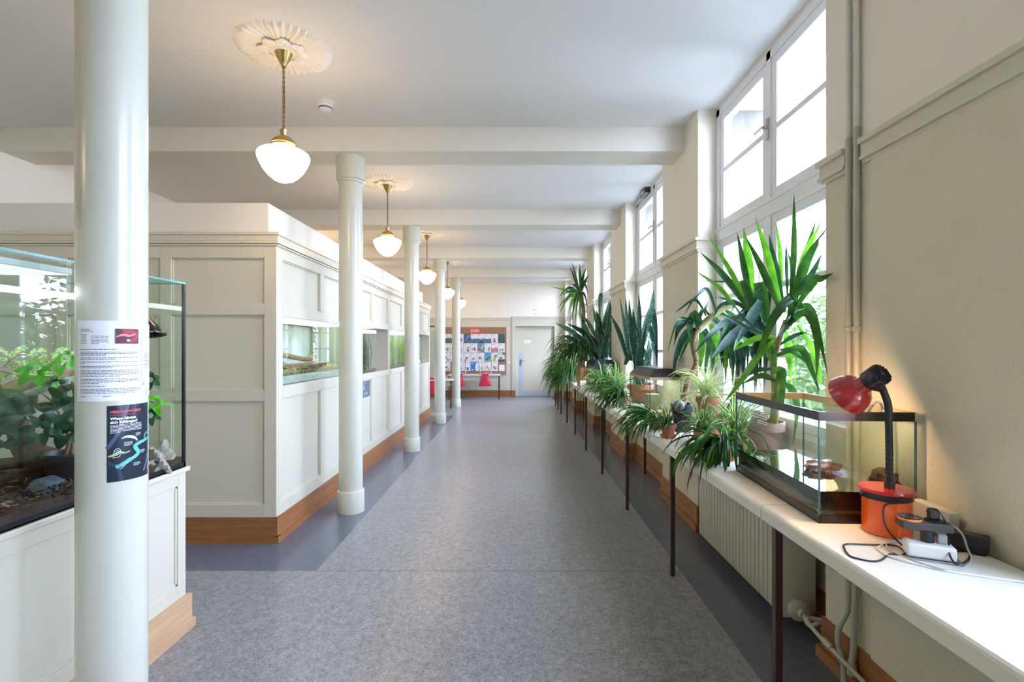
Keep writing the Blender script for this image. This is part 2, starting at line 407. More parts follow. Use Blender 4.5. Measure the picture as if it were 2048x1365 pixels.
# ------------------------------------------------------------------ windows
def window(i, yc):
    o = (XG, yc, 1.0)
    fr = MB(); z0, z1 = 1.0, 3.53; xi, xo = 1.70, 1.80
    for sy in (-1, 1): fr.box(xi, xo, yc+sy*(HW-.065), yc+sy*HW, z0, z1)
    fr.box(xi, xo, yc-HW, yc+HW, z0, z0+.04); fr.box(xi, xo, yc-HW, yc+HW, z1-.06, z1)
    fr.box(xi-.004, xo, yc-HW, yc+HW, 2.425, 2.52); fr.box(xi-.012, xi+.02, yc-HW, yc+HW, 2.515, 2.535)
    fr.box(xi, xo, yc-.028, yc+.028, z0, z1)
    win = fr.build('window_%d' % i, M['frame'], origin=V(o), bevel=.003, kind='structure')
    sy0 = HW-.065
    for lvl, (a, b, bars) in enumerate(((z0+.04, 2.425, (1.50, 1.955)), (2.535, z1-.06, (3.0,)))):
        for sd in (-1, 1):
            ya, yb = (yc-sy0, yc-.028) if sd < 0 else (yc+.028, yc+sy0)
            m = MB(); t = .062; x0, x1 = 1.708, 1.765
            m.box(x0, x1, ya, ya+t, a, b); m.box(x0, x1, yb-t, yb, a, b); m.box(x0, x1, ya+t, yb-t, a, a+t); m.box(x0, x1, ya+t, yb-t, b-t, b)
            for zb in bars: m.box(x0+.006, x1, ya+t, yb-t, zb-.02, zb+.02)
            sa = m.build('sash', M['frame'], win, bevel=.003)
            zz = [a+t] + list(bars) + [b-t]
            g = MB()
            for q in range(len(zz)-1): g.box(1.742, 1.746, ya+t, yb-t, zz[q]+(.02 if q else 0), zz[q+1]-(.02 if q < len(zz)-2 else 0))
            g.build('pane', M['wglass'], sa)
    h = MB(); h.box(1.690, 1.702, yc-.016, yc+.016, 2.94, 3.08); h.cyl((1.70,yc,3.02),(1.665,yc,3.02),.011,n=12)
    h.tube([(1.665,yc,3.02),(1.66,yc+.05,3.02),(1.662,yc+.11,3.02)], .009)
    h.build('handle', M['steel'], win, smooth=True)
    return win
for i, yc in enumerate(WC):
    window(i+1, yc)
# ------------------------------------------------------------------ other walls
MB().box(XL-.25, XL, YB, YE+.2, -.1, ZC).build('wall_left', M['cream'], kind='structure')
wb = MB(); wb.box(XL-.25, 2.1, YB-.25, YB, -.1, 2.4, 0); wb.box(XL-.25, 2.1, YB-.25, YB, 2.4, ZC, 1)
wb.build('wall_back', [M['panel'], M['cream']], kind='structure')
# end wall with door niche and a second door far left
DX0, DX1, DZ = .025, 1.234, 2.18
e = MB()
e.box(XL, DX0, YE, YE+.3, 0, 2.40, 0); e.box(DX1, 2.1, YE, YE+.3, 0, 2.40, 0); e.box(DX0, DX1, YE, YE+.3, DZ, 2.40, 0)
e.box(XL, 2.1, YE, YE+.3, 2.40, ZC, 1); e.box(DX0, DX1, YE+.17, YE+.3, 0, DZ, 0)
e.build('wall_front', [M['panel'], M['cream']], kind='structure')
t = MB()
for (z0, z1, d) in ((2.425, 2.45, .04), (2.37, 2.425, .02)):
    t.box(XL, -.09, YE-d, YE, z0, z1); t.box(1.40, XW-.01, YE-d, YE, z0, z1)
t.box(-.09, 1.40, YE-.05, YE, 2.45, 2.49); t.box(-.075, 1.385, YE-.035, YE, 2.40, 2.45)
t.box(-.075, DX0, YE-.022, YE, .0, 2.40); t.box(DX1, 1.385, YE-.022, YE, 0, 2.40); t.box(DX0, DX1, YE-.022, YE, DZ, 2.40)
t.box(-.115, -.085, YE-.012, YE, .2, 2.37)
t.box(-3.05, -2.2, YE-.012, YE-.0, 2.2, 2.24)
t.build('trim_50', M['panel'], bevel=.003, kind='structure')
k = MB(); k.box(XL, -.26, YE-.016, YE, 0, .2); k.box(XL, -.26, YE-.03, YE, 0, .055); k.box(-.10, DX0+.005, YE-.036, YE, 0, .2); k.box(DX1, 1.395, YE-.036, YE, 0, .2)
k.box(-.26, -.105, YE-.02, YE, 0, .2)
k.build('baseboard_front', M['oakx'], kind='structure')
d = MB(); y = YE+.10
d.box(.11, 1.147, y, y+.05, .01, 2.085)
door = d.build('door_1', M['panel'], bevel=.003, kind='structure')
q = MB(); q.box(.11, 1.147, y-.003, y, .01, .18); q.box(.112, .27, y-.004, y, .18, 1.36); q.build('kick_plate', M['silverp'], door)
q = MB(); q.box(.175, .215, y-.012, y-.003, .96, 1.17); q.cyl((.195,y-.01,1.11),(.195,y-.05,1.11),.01,n=10); q.tube([(.195,y-.05,1.11),(.25,y-.052,1.11),(.31,y-.05,1.11)],.009); q.build('handle', M['steel'], door, smooth=True)
q = MB(); q.box(DX0+.005, .11, y-.01, y+.06, 0, 2.17); q.box(1.147, DX1-.005, y-.01, y+.06, 0, 2.17); q.box(.11, 1.147, y-.01, y+.06, 2.085, 2.17)
for z in (.35, 1.05, 1.75): q.cyl((1.155,y-.014,z),(1.155,y-.014,z+.09),.012,n=8)
q.build('door_frame', M['panel'], door, bevel=.002)
d = MB(); d.box(-2.94, -2.30, YE-.03, YE-.002, .2, 2.16, 0); d.box(-2.86, -2.38, YE-.036, YE-.03, .3, 2.05, 1)
door2 = d.build('door_2', [M['panel'], M['panelline']], bevel=.003, kind='structure')
q = MB(); q.box(-3.0, -2.94, YE-.045, YE-.002, 0, 2.2); q.box(-2.30, -2.25, YE-.045, YE-.002, 0, 2.2); q.box(-2.94, -2.3, YE-.045, YE-.002, 2.16, 2.2)
q.build('door_frame', M['legs'], door2)
# ------------------------------------------------------------------ columns
cyl = MB(); R = .108; cx, cy = -1.548, 4.72
cyl.lathe([(R, .19), (R, 3.10)], (cx,cy,0), 48, cap=False)
def column(cx, cy, label):
    c = thing('column', label, 'column', (cx, cy, 0), 'round columns along the corridor')
    MB().lathe([(R, .19), (R, 3.12)], (cx,cy,0), 56).build('shaft', M['column'], c, smooth=True)
    MB().lathe([(.124,0),(.124,.196),(.119,.204),(R,.206)], (cx,cy,0), 56).build('base', M['column'], c, smooth=True)
    MB().lathe([(R,3.085),(.117,3.09),(.119,3.11),(.131,3.115),(.131,ZU)], (cx,cy,0), 56).build('capital', M['column'], c, smooth=True)
    return c
column(-1.497, 1.863, 'nearest round cream column with two laminated sheets taped to it')
cl = ['second round cream column standing in front of the first lit terrarium opening', 'third round cream column from the camera beside the panelled cabinets',
      'fourth round cream column standing past the end of the panelled cabinets', 'farthest round cream column in front of the cork board desk']
for i in range(4): column(-1.545+.012*i, 4.72+BAY*i, cl[i])
# ------------------------------------------------------------------ panelled enclosure
XP = -1.885; YP = 3.96; YQ = 11.13
en = MB()
en.box(XL, XP-.7, YP+.7, YQ-.05, 0, 2.30, 0)
en.box(XL, XP-.03, YP+.03, YQ-.03, 2.30, 2.455, 0)
en.box(XL, -2.02, 4.10, 11.0, 2.455, 2.73, 1)
en.build('wall_enclosure', [M['panel'], M['white']], kind='structure')
tr = MB()
for (z0, z1, d) in ((2.434, 2.456, .028), (2.388, 2.434, .018), (2.368, 2.386, .022), (2.350, 2.364, .012)):
    tr.box(XL, XP+d, YP-d, YP+.05, z0, z1); tr.box(XP-.05, XP+d, YP+.05, YQ-.02, z0, z1); tr.box(XL, XP+d, YQ-.02, YQ+d, z0, z1)
tr.build('trim_60', M['panel'], kind='structure')
sb = MB()
sb.box(XL, XP+.012, YP-.012, YP+.02, 0, .196, 0); sb.box(XL, XP+.026, YP-.026, YP+.02, 0, .052, 0)
bx = sb.build('baseboard_enclosure', M['oakx'], kind='structure')
sb = MB(); sb.box(XP-.02, XP+.0125, YP-.0115, YQ+.012, 0, .196); sb.box(XP-.02, XP+.0265, YP-.0255, YQ+.026, 0, .052)
sb.build('baseboard_cabinets', M['oak'], kind='structure')
ZB, ZT = .197, 2.35
def cabinet(i, ya, yb, pans, oz0, oz1, label):
    """one unit of the wall facing the corridor; pans = list of (y0,y1) panels; opening across both"""
    c = thing('display_cabinet', label, 'cabinet', (XP-.35, (ya+yb)/2, .197), 'panelled cabinets along the corridor')
    o0, o1 = pans[0][0], pans[-1][1]
    fr = MB(); x0, x1 = XP-.03, XP
    fr.box(x0, x1, ya, o0, ZB, ZT); fr.box(x0, x1, o1, yb, ZB, ZT)
    fr.box(x0, x1, o0, o1, ZB, .30); fr.box(x0, x1, o0, o1, 1.13, oz0); fr.box(x0, x1, o0, o1, oz1, 1.889); fr.box(x0, x1, o0, o1, 2.257, ZT)
    for a, b in zip(pans[:-1], pans[1:]):
        fr.box(x0, x1, a[1], b[0], .30, 1.13); fr.box(x0, x1, a[1], b[0], 1.889, 2.257)
    fr.build('frame', M['panel'], c, bevel=.003)
    for a in pans:
        for z0, z1 in ((.30, 1.13), (1.889, 2.257)):
            p = MB(); p.box(XP-.034, XP-.021, a[0]-.002, a[1]+.002, z0-.002, z1+.002, 0)
            g = .010
            p.box(XP-.022, XP-.010, a[0], a[0]+g, z0, z1); p.box(XP-.022, XP-.010, a[1]-g, a[1], z0, z1); p.box(XP-.022, XP-.010, a[0], a[1], z0, z0+g); p.box(XP-.022, XP-.010, a[0], a[1], z1-g, z1)
            p.build('panel', M['panel'], c, bevel=.001)
    n = MB(); X2 = XP-.60
    n.box(X2, XP-.03, o0-.02, o0, oz0-.02, oz1+.02); n.box(X2, XP-.03, o1, o1+.02, oz0-.02, oz1+.02)
    n.box(X2, XP-.03, o0, o1, oz0-.02, oz0); n.box(X2, XP-.03, o0, o1, oz1, oz1+.02); n.box(X2-.02, X2, o0-.02, o1+.02, oz0-.02, oz1+.02)
    n.build('niche', M['panel'], c)
    return c
cabinet(0, YP+.0302, 5.775, [(4.07,4.86),(4.955,5.73)], 1.228, 1.794, 'nearest panelled cabinet with the bright straw-floored terrarium opening')
cabinet(1, 5.775, 7.515, [(5.82,6.60),(6.69,7.46)], 1.21, 1.80, 'panelled cabinet between the second and third columns with the dark aquarium')
cabinet(2, 7.515, 9.27, [(7.57,8.345),(8.44,9.215)], 1.21, 1.80, 'panelled cabinet with the bright yellow-green planted aquarium')
cabinet(3, 9.27, YQ, [(9.32,10.10),(10.19,11.06)], 1.21, 1.80, 'farthest panelled cabinet of the row with a small pale glass tank')
# end panelling facing the camera
c = thing('panelled_end_wall', 'warm cream panelled end of the enclosure facing the camera', 'panelling', (-3.2, YP, .197))
fr = MB(); px = [(-2.72,-1.984),(-3.545,-2.808),(-4.37,-3.633),(-4.62,-4.46)]; rows = [(.30,1.118),(1.209,1.803),(1.89,2.255)]
y0, y1 = YP, YP+.03
xs = [XP] + [v for p in px for v in (p[1], p[0])] + [XL]
for j in range(0, len(xs)-1, 2): fr.box(xs[j+1], xs[j]-(.0005 if j == 0 else 0), y0, y1, ZB, ZT)
for p in px:
    for za, zb in ((ZB,.30),(1.118,1.209),(1.803,1.89),(2.255,ZT)): fr.box(p[0], p[1], y0, y1, za, zb)
fr.build('frame', M['panel'], c, bevel=.003)
for p in px:
    for z0, z1 in rows:
        q = MB(); q.box(p[0]-.002, p[1]+.002, YP+.021, YP+.034, z0-.002, z1+.002); g = .010
        q.box(p[0],p[0]+g,YP+.010,YP+.022,z0,z1); q.box(p[1]-g,p[1],YP+.010,YP+.022,z0,z1); q.box(p[0],p[1],YP+.010,YP+.022,z0,z0+g); q.box(p[0],p[1],YP+.010,YP+.022,z1-g,z1)
        q.build('panel', M['panel'], c, bevel=.001)
# far end of the enclosure
MB().box(XL, XP-.001, YQ-.03, YQ, .197, ZT).build('trim_61', M['panel'], kind='structure')
# ------------------------------------------------------------------ ceiling lights
def pendant(yc, label, first=None):
    cx = -1.547
    p = thing('pendant_lamp', label, 'pendant lamp', (cx, yc, 2.65), 'schoolhouse pendants along the corridor')
    MB().lathe([(0,3.55),(.058,3.55),(.060,3.535),(.056,3.525),(.058,3.52),(.045,3.49),(.022,3.445),(.016,3.435),(.016,3.425),(0,3.42)][::-1], (cx,yc,0), 32, cap=False).build('canopy', M['brass'], p, smooth=True)
    ch = MB(); n = 26; z = 3.43; dz = (3.43-3.0)/n
    for i in range(n):
        zc = z-dz*(i+.5); a = (i % 2)*pi/2+.3; pts = []
        for k in range(10):
            t = 2*pi*k/10; u = .0075*math.cos(t); ww = .0135*math.sin(t)
            pts.append((cx+u*math.cos(a), yc+u*math.sin(a), zc+ww))
        ch.tube(pts, .0023, 5, closed=True)
    ch.tube([(cx, yc, 3.43),(cx+.004,yc+.004,3.2),(cx,yc,2.98)], .0028, 5)
    ch.build('chain', M['chain'], p, smooth=True)
    MB().lathe([(0,3.005),(.024,3.003),(.020,2.985),(.017,2.965),(.024,2.96),(.045,2.95),(.068,2.93),(.078,2.912),(.080,2.905),(.077,2.902),(.080,2.898),(.078,2.89),(.0,2.89)][::-1], (cx,yc,0), 36, cap=False).build('fitter', M['brass'], p, smooth=True)
    MB().lathe([(0,2.652),(.03,2.655),(.062,2.668),(.095,2.694),(.125,2.730),(.148,2.770),(.162,2.805),(.166,2.826),(.160,2.842),(.138,2.856),(.105,2.868),(.078,2.885),(.070,2.895),(0,2.895)], (cx,yc,0), 48, cap=False).build('shade', M['globe'], p, smooth=True, ang=60)
    return p
pl = ['nearest glowing schoolhouse pendant hanging from the large plaster rosette', 'second glowing pendant, just right of the second column', 'third pendant lamp, between the third and fourth columns',
      'fourth pendant lamp, seen right of the fourth column', 'farthest lit pendant, right of the last column']
p0 = pendant(Y0, pl[0])
for i in range(1, 5): copy_tree(p0, (0, BAY*i, 0), pl[i])
for dx, y, lab in ((-1.75, .61, 'added pendant lamp beside the camera, outside the view, warming the left aisle'), (-2.05, 8.83, 'added pendant lamp hidden behind the panelled enclosure, warming wall and ceiling'), (-2.05, 11.57, 'added unseen pendant lamp past the far end of the enclosure, warming the left side')):
    c = copy_tree(p0, (dx, y-Y0, 0), lab); c['group'] = 'added pendants warming the left aisle'  # unseen pendants added to warm the left wall and ceiling
def rosette(cx, yc, label):
    m = MB(); n = 40; vs = []; fs = []
    rs = [(0,.034),(.06,.034),(.075,.022),(.085,.030),(.11,.024),(.14,.018),(.19,.020),(.25,.022),(.285,.020),(.31,.0)]
    K = n*6
    for j, (r_, h) in enumerate(rs):
        for k in range(K):
            a = 2*pi*k/K; ph = (k % 6)/6; tri = 1-abs(2*ph-1)
            rr = r_; hh = h
            if j >= 7: rr = r_*(1-.10*(1-tri)); 
            if 4 <= j <= 8: hh = h*(.72+.42*tri) + .005*math.sin(a*8)
            if j == 3: hh = h + .006*math.sin(a*8)
            vs.append((cx+rr*math.cos(a), yc+rr*math.sin(a), ZC-hh))
    for j in range(len(rs)-1):
        for k in range(K): k2 = (k+1) % K; fs.append((j*K+k, (j+1)*K+k, (j+1)*K+k2, j*K+k2))
    m.add(vs, fs)
    # vertical rim teeth
    for q in range(8):
        a = 2*pi*(q+.5)/8
        for u in (-1, 0, 1):
            m.blob((cx+(.135-.018*abs(u))*math.cos(a+u*.17), yc+(.135-.018*abs(u))*math.sin(a+u*.17), ZC-.028), (.030,.030,.012), q, .1, 10)
    return tag(m.build('ceiling_rosette', M['white'], smooth=True, ang=35), label, 'ceiling rosette', 'plaster rosettes above the pendants')
rl = ['large leafy plaster rosette around the nearest pendant canopy', 'plaster rosette above the second pendant', 'plaster rosette above the third pendant', 'plaster rosette above the fourth pendant', 'plaster rosette above the farthest pendant']
r0 = rosette(-1.547, Y0, rl[0])
for i in range(1, 5):
    c = r0.copy(); COL.objects.link(c); c.location.y += BAY*i; c['label'] = rl[i]
def detector(x, y, label):
    d = thing('smoke_detector', label, 'smoke detector', (x, y, ZC-.06), 'smoke detectors on the ceiling')
    MB().lathe([(.072,ZC-.02),(.072,ZC),],(x,y,0),32).build('mount', M['whitepl'], d, smooth=True)
    MB().lathe([(0,ZC-.062),(.03,ZC-.062),(.05,ZC-.055),(.052,ZC-.04),(.058,ZC-.036),(.06,ZC-.02)],(x,y,0),32,cap=False).build('sensor_head', M['frame'], d, smooth=True)
    v = MB(); v.lathe([(.0525,ZC-.051),(.054,ZC-.051),(.0545,ZC-.044),(.0525,ZC-.044)],(x,y,0),32,cap=False)
    v.build('vent_slot', M['black'], d)
    return d
detector(-1.55, 4.10, 'round white smoke detector on the ceiling in front of the first beam')
detector(-1.47, 12.1, 'tiny far smoke detector on the ceiling near the last columns')

wo = thing('window_opener', 'dark electric window opener at the ceiling above the second window', 'window opener', (1.66, 6.40, 3.47))
MB().box(1.63, 1.69, 6.24, 6.50, 3.48, 3.54).build('motor_housing', M['black'], wo, bevel=.006)
MB().tube([(1.66,6.50,3.50),(1.66,6.62,3.49),(1.67,6.9,3.49)], .011, 8).build('arm', M['steel'], wo, smooth=True)
MB().box(1.625, 1.632, 6.30, 6.44, 3.495, 3.525).build('label_plate', M['steel'], wo)
# ------------------------------------------------------------------ long tables under the windows
TZ = .885; TX = 1.035; TB = 1.508
def table_board(mb, y0, y1):
    """laminate board with rounded nose, profile in x-z"""
    pr = [(TB,.845),(TX+.03,.845),(TX+.03,.822),(TX+.006,.822),(TX,.828),(TX,.868),(TX+.003,.877),(TX+.009,.883),(TX+.018,TZ),(TB,TZ)]
    n = len(pr); vs = [(x,y0,z) for x, z in pr] + [(x,y1,z) for x, z in pr]
    mb.add(vs, [tuple(range(n-1,-1,-1)), tuple(range(n,2*n))] + [(i,(i+1)%n,n+(i+1)%n,n+i) for i in range(n)])
def table(i, y0, y1, boards, legs, label):
    t = thing('long_table', label, 'table', ((TX+TB)/2, (y0+y1)/2, 0), 'cream tables in a row under the windows')
    for a, b in boards:
        m = MB(); table_board(m, a+.001, b-.001); m.build('tabletop', M['top'], t)
    for y in legs:
        MB().box(TX+.02, TX+.05, y-.015, y+.015, 0, .845).build('leg', M['legs'], t, bevel=.002)
        if any(abs(y-w_) < .5 for w_ in WC[2:]) and y > 5: MB().box(1.575, 1.605, y-.015, y+.015, 0, .854).build('leg', M['legs'], t, bevel=.002)
table(0, -1.2, 2.10, [(-.9,2.10)], [-.7,.67,2.035], 'nearest cream table under the windows, carrying the desk lamp and sockets')
table(1, 2.10, 6.17, [(2.102,4.10),(4.10,6.168)], [3.39,4.75,6.10], 'second cream table with the big open aquarium end, spider plants and small hooded tank')
table(2, 6.17, 10.24, [(6.172,8.2),(8.2,10.238)], [7.48,8.83,10.18], 'third cream table beneath the farther hooded aquarium and snake plants')
table(3, 10.24, 13.1, [(10.242,13.1)], [11.5,12.3,13.0], 'farthest cream table by the end door with hanging spider plants')
# ------------------------------------------------------------------ radiator and pipes
rd = thing('radiator', 'cream ribbed column radiator under the first window', 'radiator', (1.53, 3.3, 0))
q = MB(); n = 24
for i in range(n):
    y = 2.73+i*.0505; pts = [(1.445,.10),(1.445,.72),(1.452,.745),(1.475,.757),(1.61,.757),(1.63,.74),(1.635,.71),(1.635,.11),(1.625,.09),(1.6,.08),(1.47,.08),(1.452,.086)]
    k = len(pts); h = .0215; c = .005
    vs = []
    for dy, ins in ((-h, c), (-h+c, 0), (h-c, 0), (h, c)):
        for x, z in pts:
            xx = x + (ins if x < 1.54 else -ins); zz = z + (ins if z < .4 else -ins); vs.append((xx, y+dy, zz))
    fs = [tuple(range(k-1,-1,-1)), tuple(range(3*k, 4*k))]
    for L in range(3):
        for j in range(k): fs.append((L*k+j, L*k+(j+1)%k, (L+1)*k+(j+1)%k, (L+1)*k+j))
    q.add(vs, fs)
q.cyl((1.54,2.72,.13),(1.54,3.91,.13),.022); q.cyl((1.54,2.72,.70),(1.54,3.91,.70),.022)
q.build('ribs', M['rad'], rd, smooth=True)
MB().lathe([(.0,0),(.05,.0),(.055,.01),(.055,.035),(.04,.045),(.022,.05),(.022,.075),(0,.075)], (1.53,2.715,.13), 20, axis=(0,-1,0), cap=False).build('valve', M['rad'], rd, smooth=True)
for y in (2.85, 3.75):
    MB().box(1.60, 1.699, y-.02, y+.02, .60, .63).build('wall_bracket', M['rad'], rd)
pp = thing('heating_pipe', 'slim cream pipe curling from the radiator valve over the skirting', 'pipe', (1.5, 2.45, 0))
MB().tube([(1.53,2.64,.13),(1.53,2.60,.10),(1.55,2.55,.14),(1.56,2.50,.19),(1.585,2.46,.215)], .011, 10, smooth=5).build('feed', M['pipeg'], pp, smooth=True)
MB().tube([(1.56,2.53,.165),(1.50,2.545,.165),(1.478,2.52,.163),(1.476,2.44,.150),(1.484,2.34,.135),(1.498,2.0,.105),(1.498,1.5,.09)], .0105, 10, smooth=5).build('return', M['pipeg'], pp, smooth=True)
MB().cyl((1.482,2.40,.143),(1.486,2.34,.136),.016,n=12).build('coupling', M['pipeg'], pp, smooth=True)
MB().lathe([(.012,0),(.020,.005),(.020,.05),(.014,.055),(.014,.075)], (1.509,2.235,.078), 14).build('tee', M['pipeg'], pp, smooth=True)
for j, (x, y, lab) in enumerate(((1.529, 2.288, 'left of two vertical heating pipes on the wall right of the first window'), (1.529, 2.235, 'right of two vertical heating pipes on the wall right of the first window'))):
    v = thing('riser_pipe', lab, 'pipe', (x, y, 0), 'vertical heating pipes')
    zt = (2.50, 2.53)[j]
    MB().tube([(x,y,zt),(x,y,ZC)], .0125, 14).build('upper_run', M['pipew'], v, smooth=True)
    if j == 0: pts = [(x,y,zt+.004),(x,y,1.0),(x,y,.42),(x-.012,y,.33),(x-.045,y-.004,.27),(x-.05,y-.004,.20),(x-.03,y-.003,.13),(x-.02,y,.05),(x-.02,y,0)]
    else: pts = [(x,y,zt+.004),(x,y,1.0),(x-.01,y,.3),(x-.018,y,.15),(x-.02,y,.13)]
    MB().tube(spline(pts, 4), .0135, 14).build('lower_run', M['pipeg'], v, smooth=True)
    MB().lathe([(.0135,-.012),(.019,-.010),(.020,0),(.019,.010),(.0135,.012)], (x,y,1.63), 16).build('pipe_clip', M['pipeg'], v, smooth=True)
    MB().cyl((x,y,1.63),(XW,y,1.63),.005,n=8).build('bracket', M['pipeg'], v, smooth=True)
# ------------------------------------------------------------------ generic glass tank
def tank_frame(c, ux, uy, sx, sy, z0, z1, th=.006):
    pass
def rot_box(mb, o, a, x0, x1, y0, y1, z0, z1, m=0):
    """box in a frame with origin o rotated a about z"""
    Rm = Matrix.Rotation(a, 3, 'Z'); o = V(o)
    vs = [o + Rm @ V(p) for p in [(x0,y0,z0),(x1,y0,z0),(x1,y1,z0),(x0,y1,z0),(x0,y0,z1),(x1,y0,z1),(x1,y1,z1),(x0,y1,z1)]]
    return mb.add(vs, [(0,3,2,1),(4,5,6,7),(0,1,5,4),(1,2,6,5),(2,3,7,6),(3,0,4,7)], m)
# big open aquarium
o = V((1.148, 1.884, TZ)); A = -.055; LX, LY, HZ = .348, .80, .42
aq = thing('aquarium', 'large open-topped aquarium with black rims, dark water and a floating stone beside the red lamp', 'aquarium', (1.34, 2.28, TZ))
def tb(x0,x1,y0,y1,z0,z1,mb=None): 
    mb = mb or MB(); rot_box(mb, o, A, x0,x1,y0,y1,z0,z1); return mb
t_ = .006
for nm, bxx in (('pane', (0,t_,0,LY,.004,HZ-.004)), ('pane', (LX-t_,LX,0,LY,.004,HZ-.004)), ('pane', (t_,LX-t_,0,t_,.004,HZ-.004)), ('pane', (t_,LX-t_,LY-t_,LY,.004,HZ-.004))):
    tb(*bxx).build(nm, M['tank'], aq)
M['tanrim'] = pm('tan_plastic_rim', '#c2ab7c', .5)
for a, mm in (((-.003,.004,-.003,LY+.003),'blacks'),((LX-.004,LX+.003,-.003,LY+.003),'tanrim'),((.004,LX-.004,-.003,.004),'blacks'),((.004,LX-.004,LY-.004,LY+.003),'tanrim')):
    tb(a[0],a[1],a[2],a[3],HZ-.034,HZ).build('top_rim', M[mm], aq)
m = MB(); tb(-.003,LX+.003,-.003,LY+.003,0,.004,m)
for a in ((-.003,.006,-.003,LY+.003),(LX-.006,LX+.003,-.003,LY+.003),(.0,LX,-.003,.006),(.0,LX,LY-.006,LY+.003)): tb(a[0],a[1],a[2],a[3],0,.032,m)
m.build('bottom_rim', M['blacks'], aq)
for x in (0,LX):
    for y in (0,LY): tb(x-.003,x+.003,y-.003,y+.003,.03,HZ-.034).build('corner_seal', M['edge2'], aq)
# glass braces across the top
m = MB(); tb(t_,LX-t_,.38,.42,HZ-.040,HZ-.035,m); m.build('glass_brace', M['tank'], aq)
M['water'] = glass('water_surface', (.16,.19,.18), 1.8, .015, base=.12)
M['waterside'] = glass('dark_water_side', (.22,.25,.16), .5, .02)
m = MB(); tb(t_+.001,LX-t_-.001,t_+.001,LY-t_-.001,.02,.118,m); 
m.f = [m.f[1]]; m.m = [0]; m.build('water_surface', M['water'], aq)
m = MB(); tb(t_+.002,LX-t_-.002,t_+.002,LY-t_-.002,.02,.116,m); m.f = m.f[2:]; m.m = [0]*len(m.f); m.build('water', M['waterside'], aq)
M['gravel'] = pm('dark_aquarium_gravel', '#75653a', .9, var=(160,'#191610',.05,2.0), bump=(140,1,.006))
rnd = random.Random(5); m = MB(); nx, ny = 12, 26
vs = [(.008+(LX-.016)*i/nx, .008+(LY-.016)*j/ny, .03+.012*rnd.random()+.02*(j/ny)) for j in range(ny+1) for i in range(nx+1)]
Rm = Matrix.Rotation(A, 3, 'Z'); vs = [o + Rm @ V(p) for p in vs]
m.add(vs, [(j*(nx+1)+i, j*(nx+1)+i+1, (j+1)*(nx+1)+i+1, (j+1)*(nx+1)+i) for j in range(ny) for i in range(nx)])
for (x0,x1,y0,y1) in ((.007,.0085,.008,LY-.008),(LX-.0085,LX-.007,.008,LY-.008),(.008,LX-.008,.007,.0085),(.008,LX-.008,LY-.0085,LY-.007)): tb(x0,x1,y0,y1,.02,.046,m)
g = m.build('gravel', M['gravel'], aq, kind='stuff')
m = MB()
for q in range(9):
    x, y = .05+.25*rnd.random(), .1+.6*rnd.random(); c_ = o + Rm @ V((x,y,.06)); m.blob(c_, (.035,.05,.03), q, .4, 12)
m.build('moss_growth', G['moss'], aq, smooth=True, kind='stuff')
MB().blob(o + Rm @ V((.30,.10,.13)), (.05,.06,.05), 3, .5, 16).build('sponge_filter', pm('brown_filter_sponge','#6b5a45',.95,bump=(80,.8,.01),var=(20,'#2b2118',.2)), aq, smooth=True)
st = MB().blob(V((1.372, 2.225, TZ+.133)), (.085,.055,.026), 11, .25, 24, rot=Matrix.Rotation(.35,3,'Z')).build('floating_stone', pm('wet_brown_stone','#8a6650',.4,bump=(30,.6,.01),var=(12,'#4b382c',.2)), smooth=True)
tag(st, 'flat wet brown stone lying at the water surface of the open aquarium', 'stone')
m = MB().tube([(1.512,2.00,.95),(1.50,1.99,1.1),(1.475,1.98,1.24),(1.455,1.98,1.315),(1.44,1.985,1.33),(1.425,1.995,1.31),(1.415,2.0,1.285)], .006, 8, smooth=5)
tag(m.build('air_tube', glass('clear_tube',(.9,.92,.9),3,base=.15), smooth=True), 'thin clear air hose hooked over the rim of the open aquarium', 'hose')
# lettering strips on the near long side
def text(mb, s, size, fn, m, bold=0.0, align='LEFT', squeeze=1.0):
    cu = bpy.data.curves.new('lettering', 'FONT'); cu.body = s; cu.size = size; cu.offset = bold*size; cu.resolution_u = 3; cu.align_x = align; cu.fill_mode = 'FRONT'
    ob = bpy.data.objects.new('lettering', cu); COL.objects.link(ob)
    dg = bpy.context.evaluated_depsgraph_get(); me = bpy.data.meshes.new_from_object(ob.evaluated_get(dg))
    vs = [fn(v.co.x*squeeze, v.co.y) for v in me.vertices]; fs = [tuple(p.vertices) for p in me.polygons]
    mb.add(vs, fs, m); bpy.data.objects.remove(ob); bpy.data.curves.remove(cu); bpy.data.meshes.remove(me)
def strip_label(y0, z0, L, txt, lab):
    # on the face x=0 of the tank; local y decreasing -> right in the picture
    def mp(u, v, d=0): return o + Rm @ V((-.0006-d, y0-u, z0+v))
    q = MB(); q.quad(mp(0,0), mp(L,0), mp(L,.016), mp(0,.016), 0)
    u = .008; rn_ = random.Random(len(txt))
    while u < L-.014:
        w_ = rn_.uniform(.006, .02); q.quad(mp(u,.0055,.0006), mp(min(u+w_,L-.008),.0055,.0006), mp(min(u+w_,L-.008),.0105,.0006), mp(u,.0105,.0006), 1); u += w_+.003
    return tag(q.build('adhesive_label', [M['paper'], M['ink']]), lab, 'label', 'narrow label strips on the open aquarium')
strip_label(.60, .322, .165, 'upper line', 'upper narrow white name strip stuck on the open aquarium glass')
strip_label(.54, .298, .105, 'lower', 'lower, shorter white name strip stuck on the open aquarium glass')
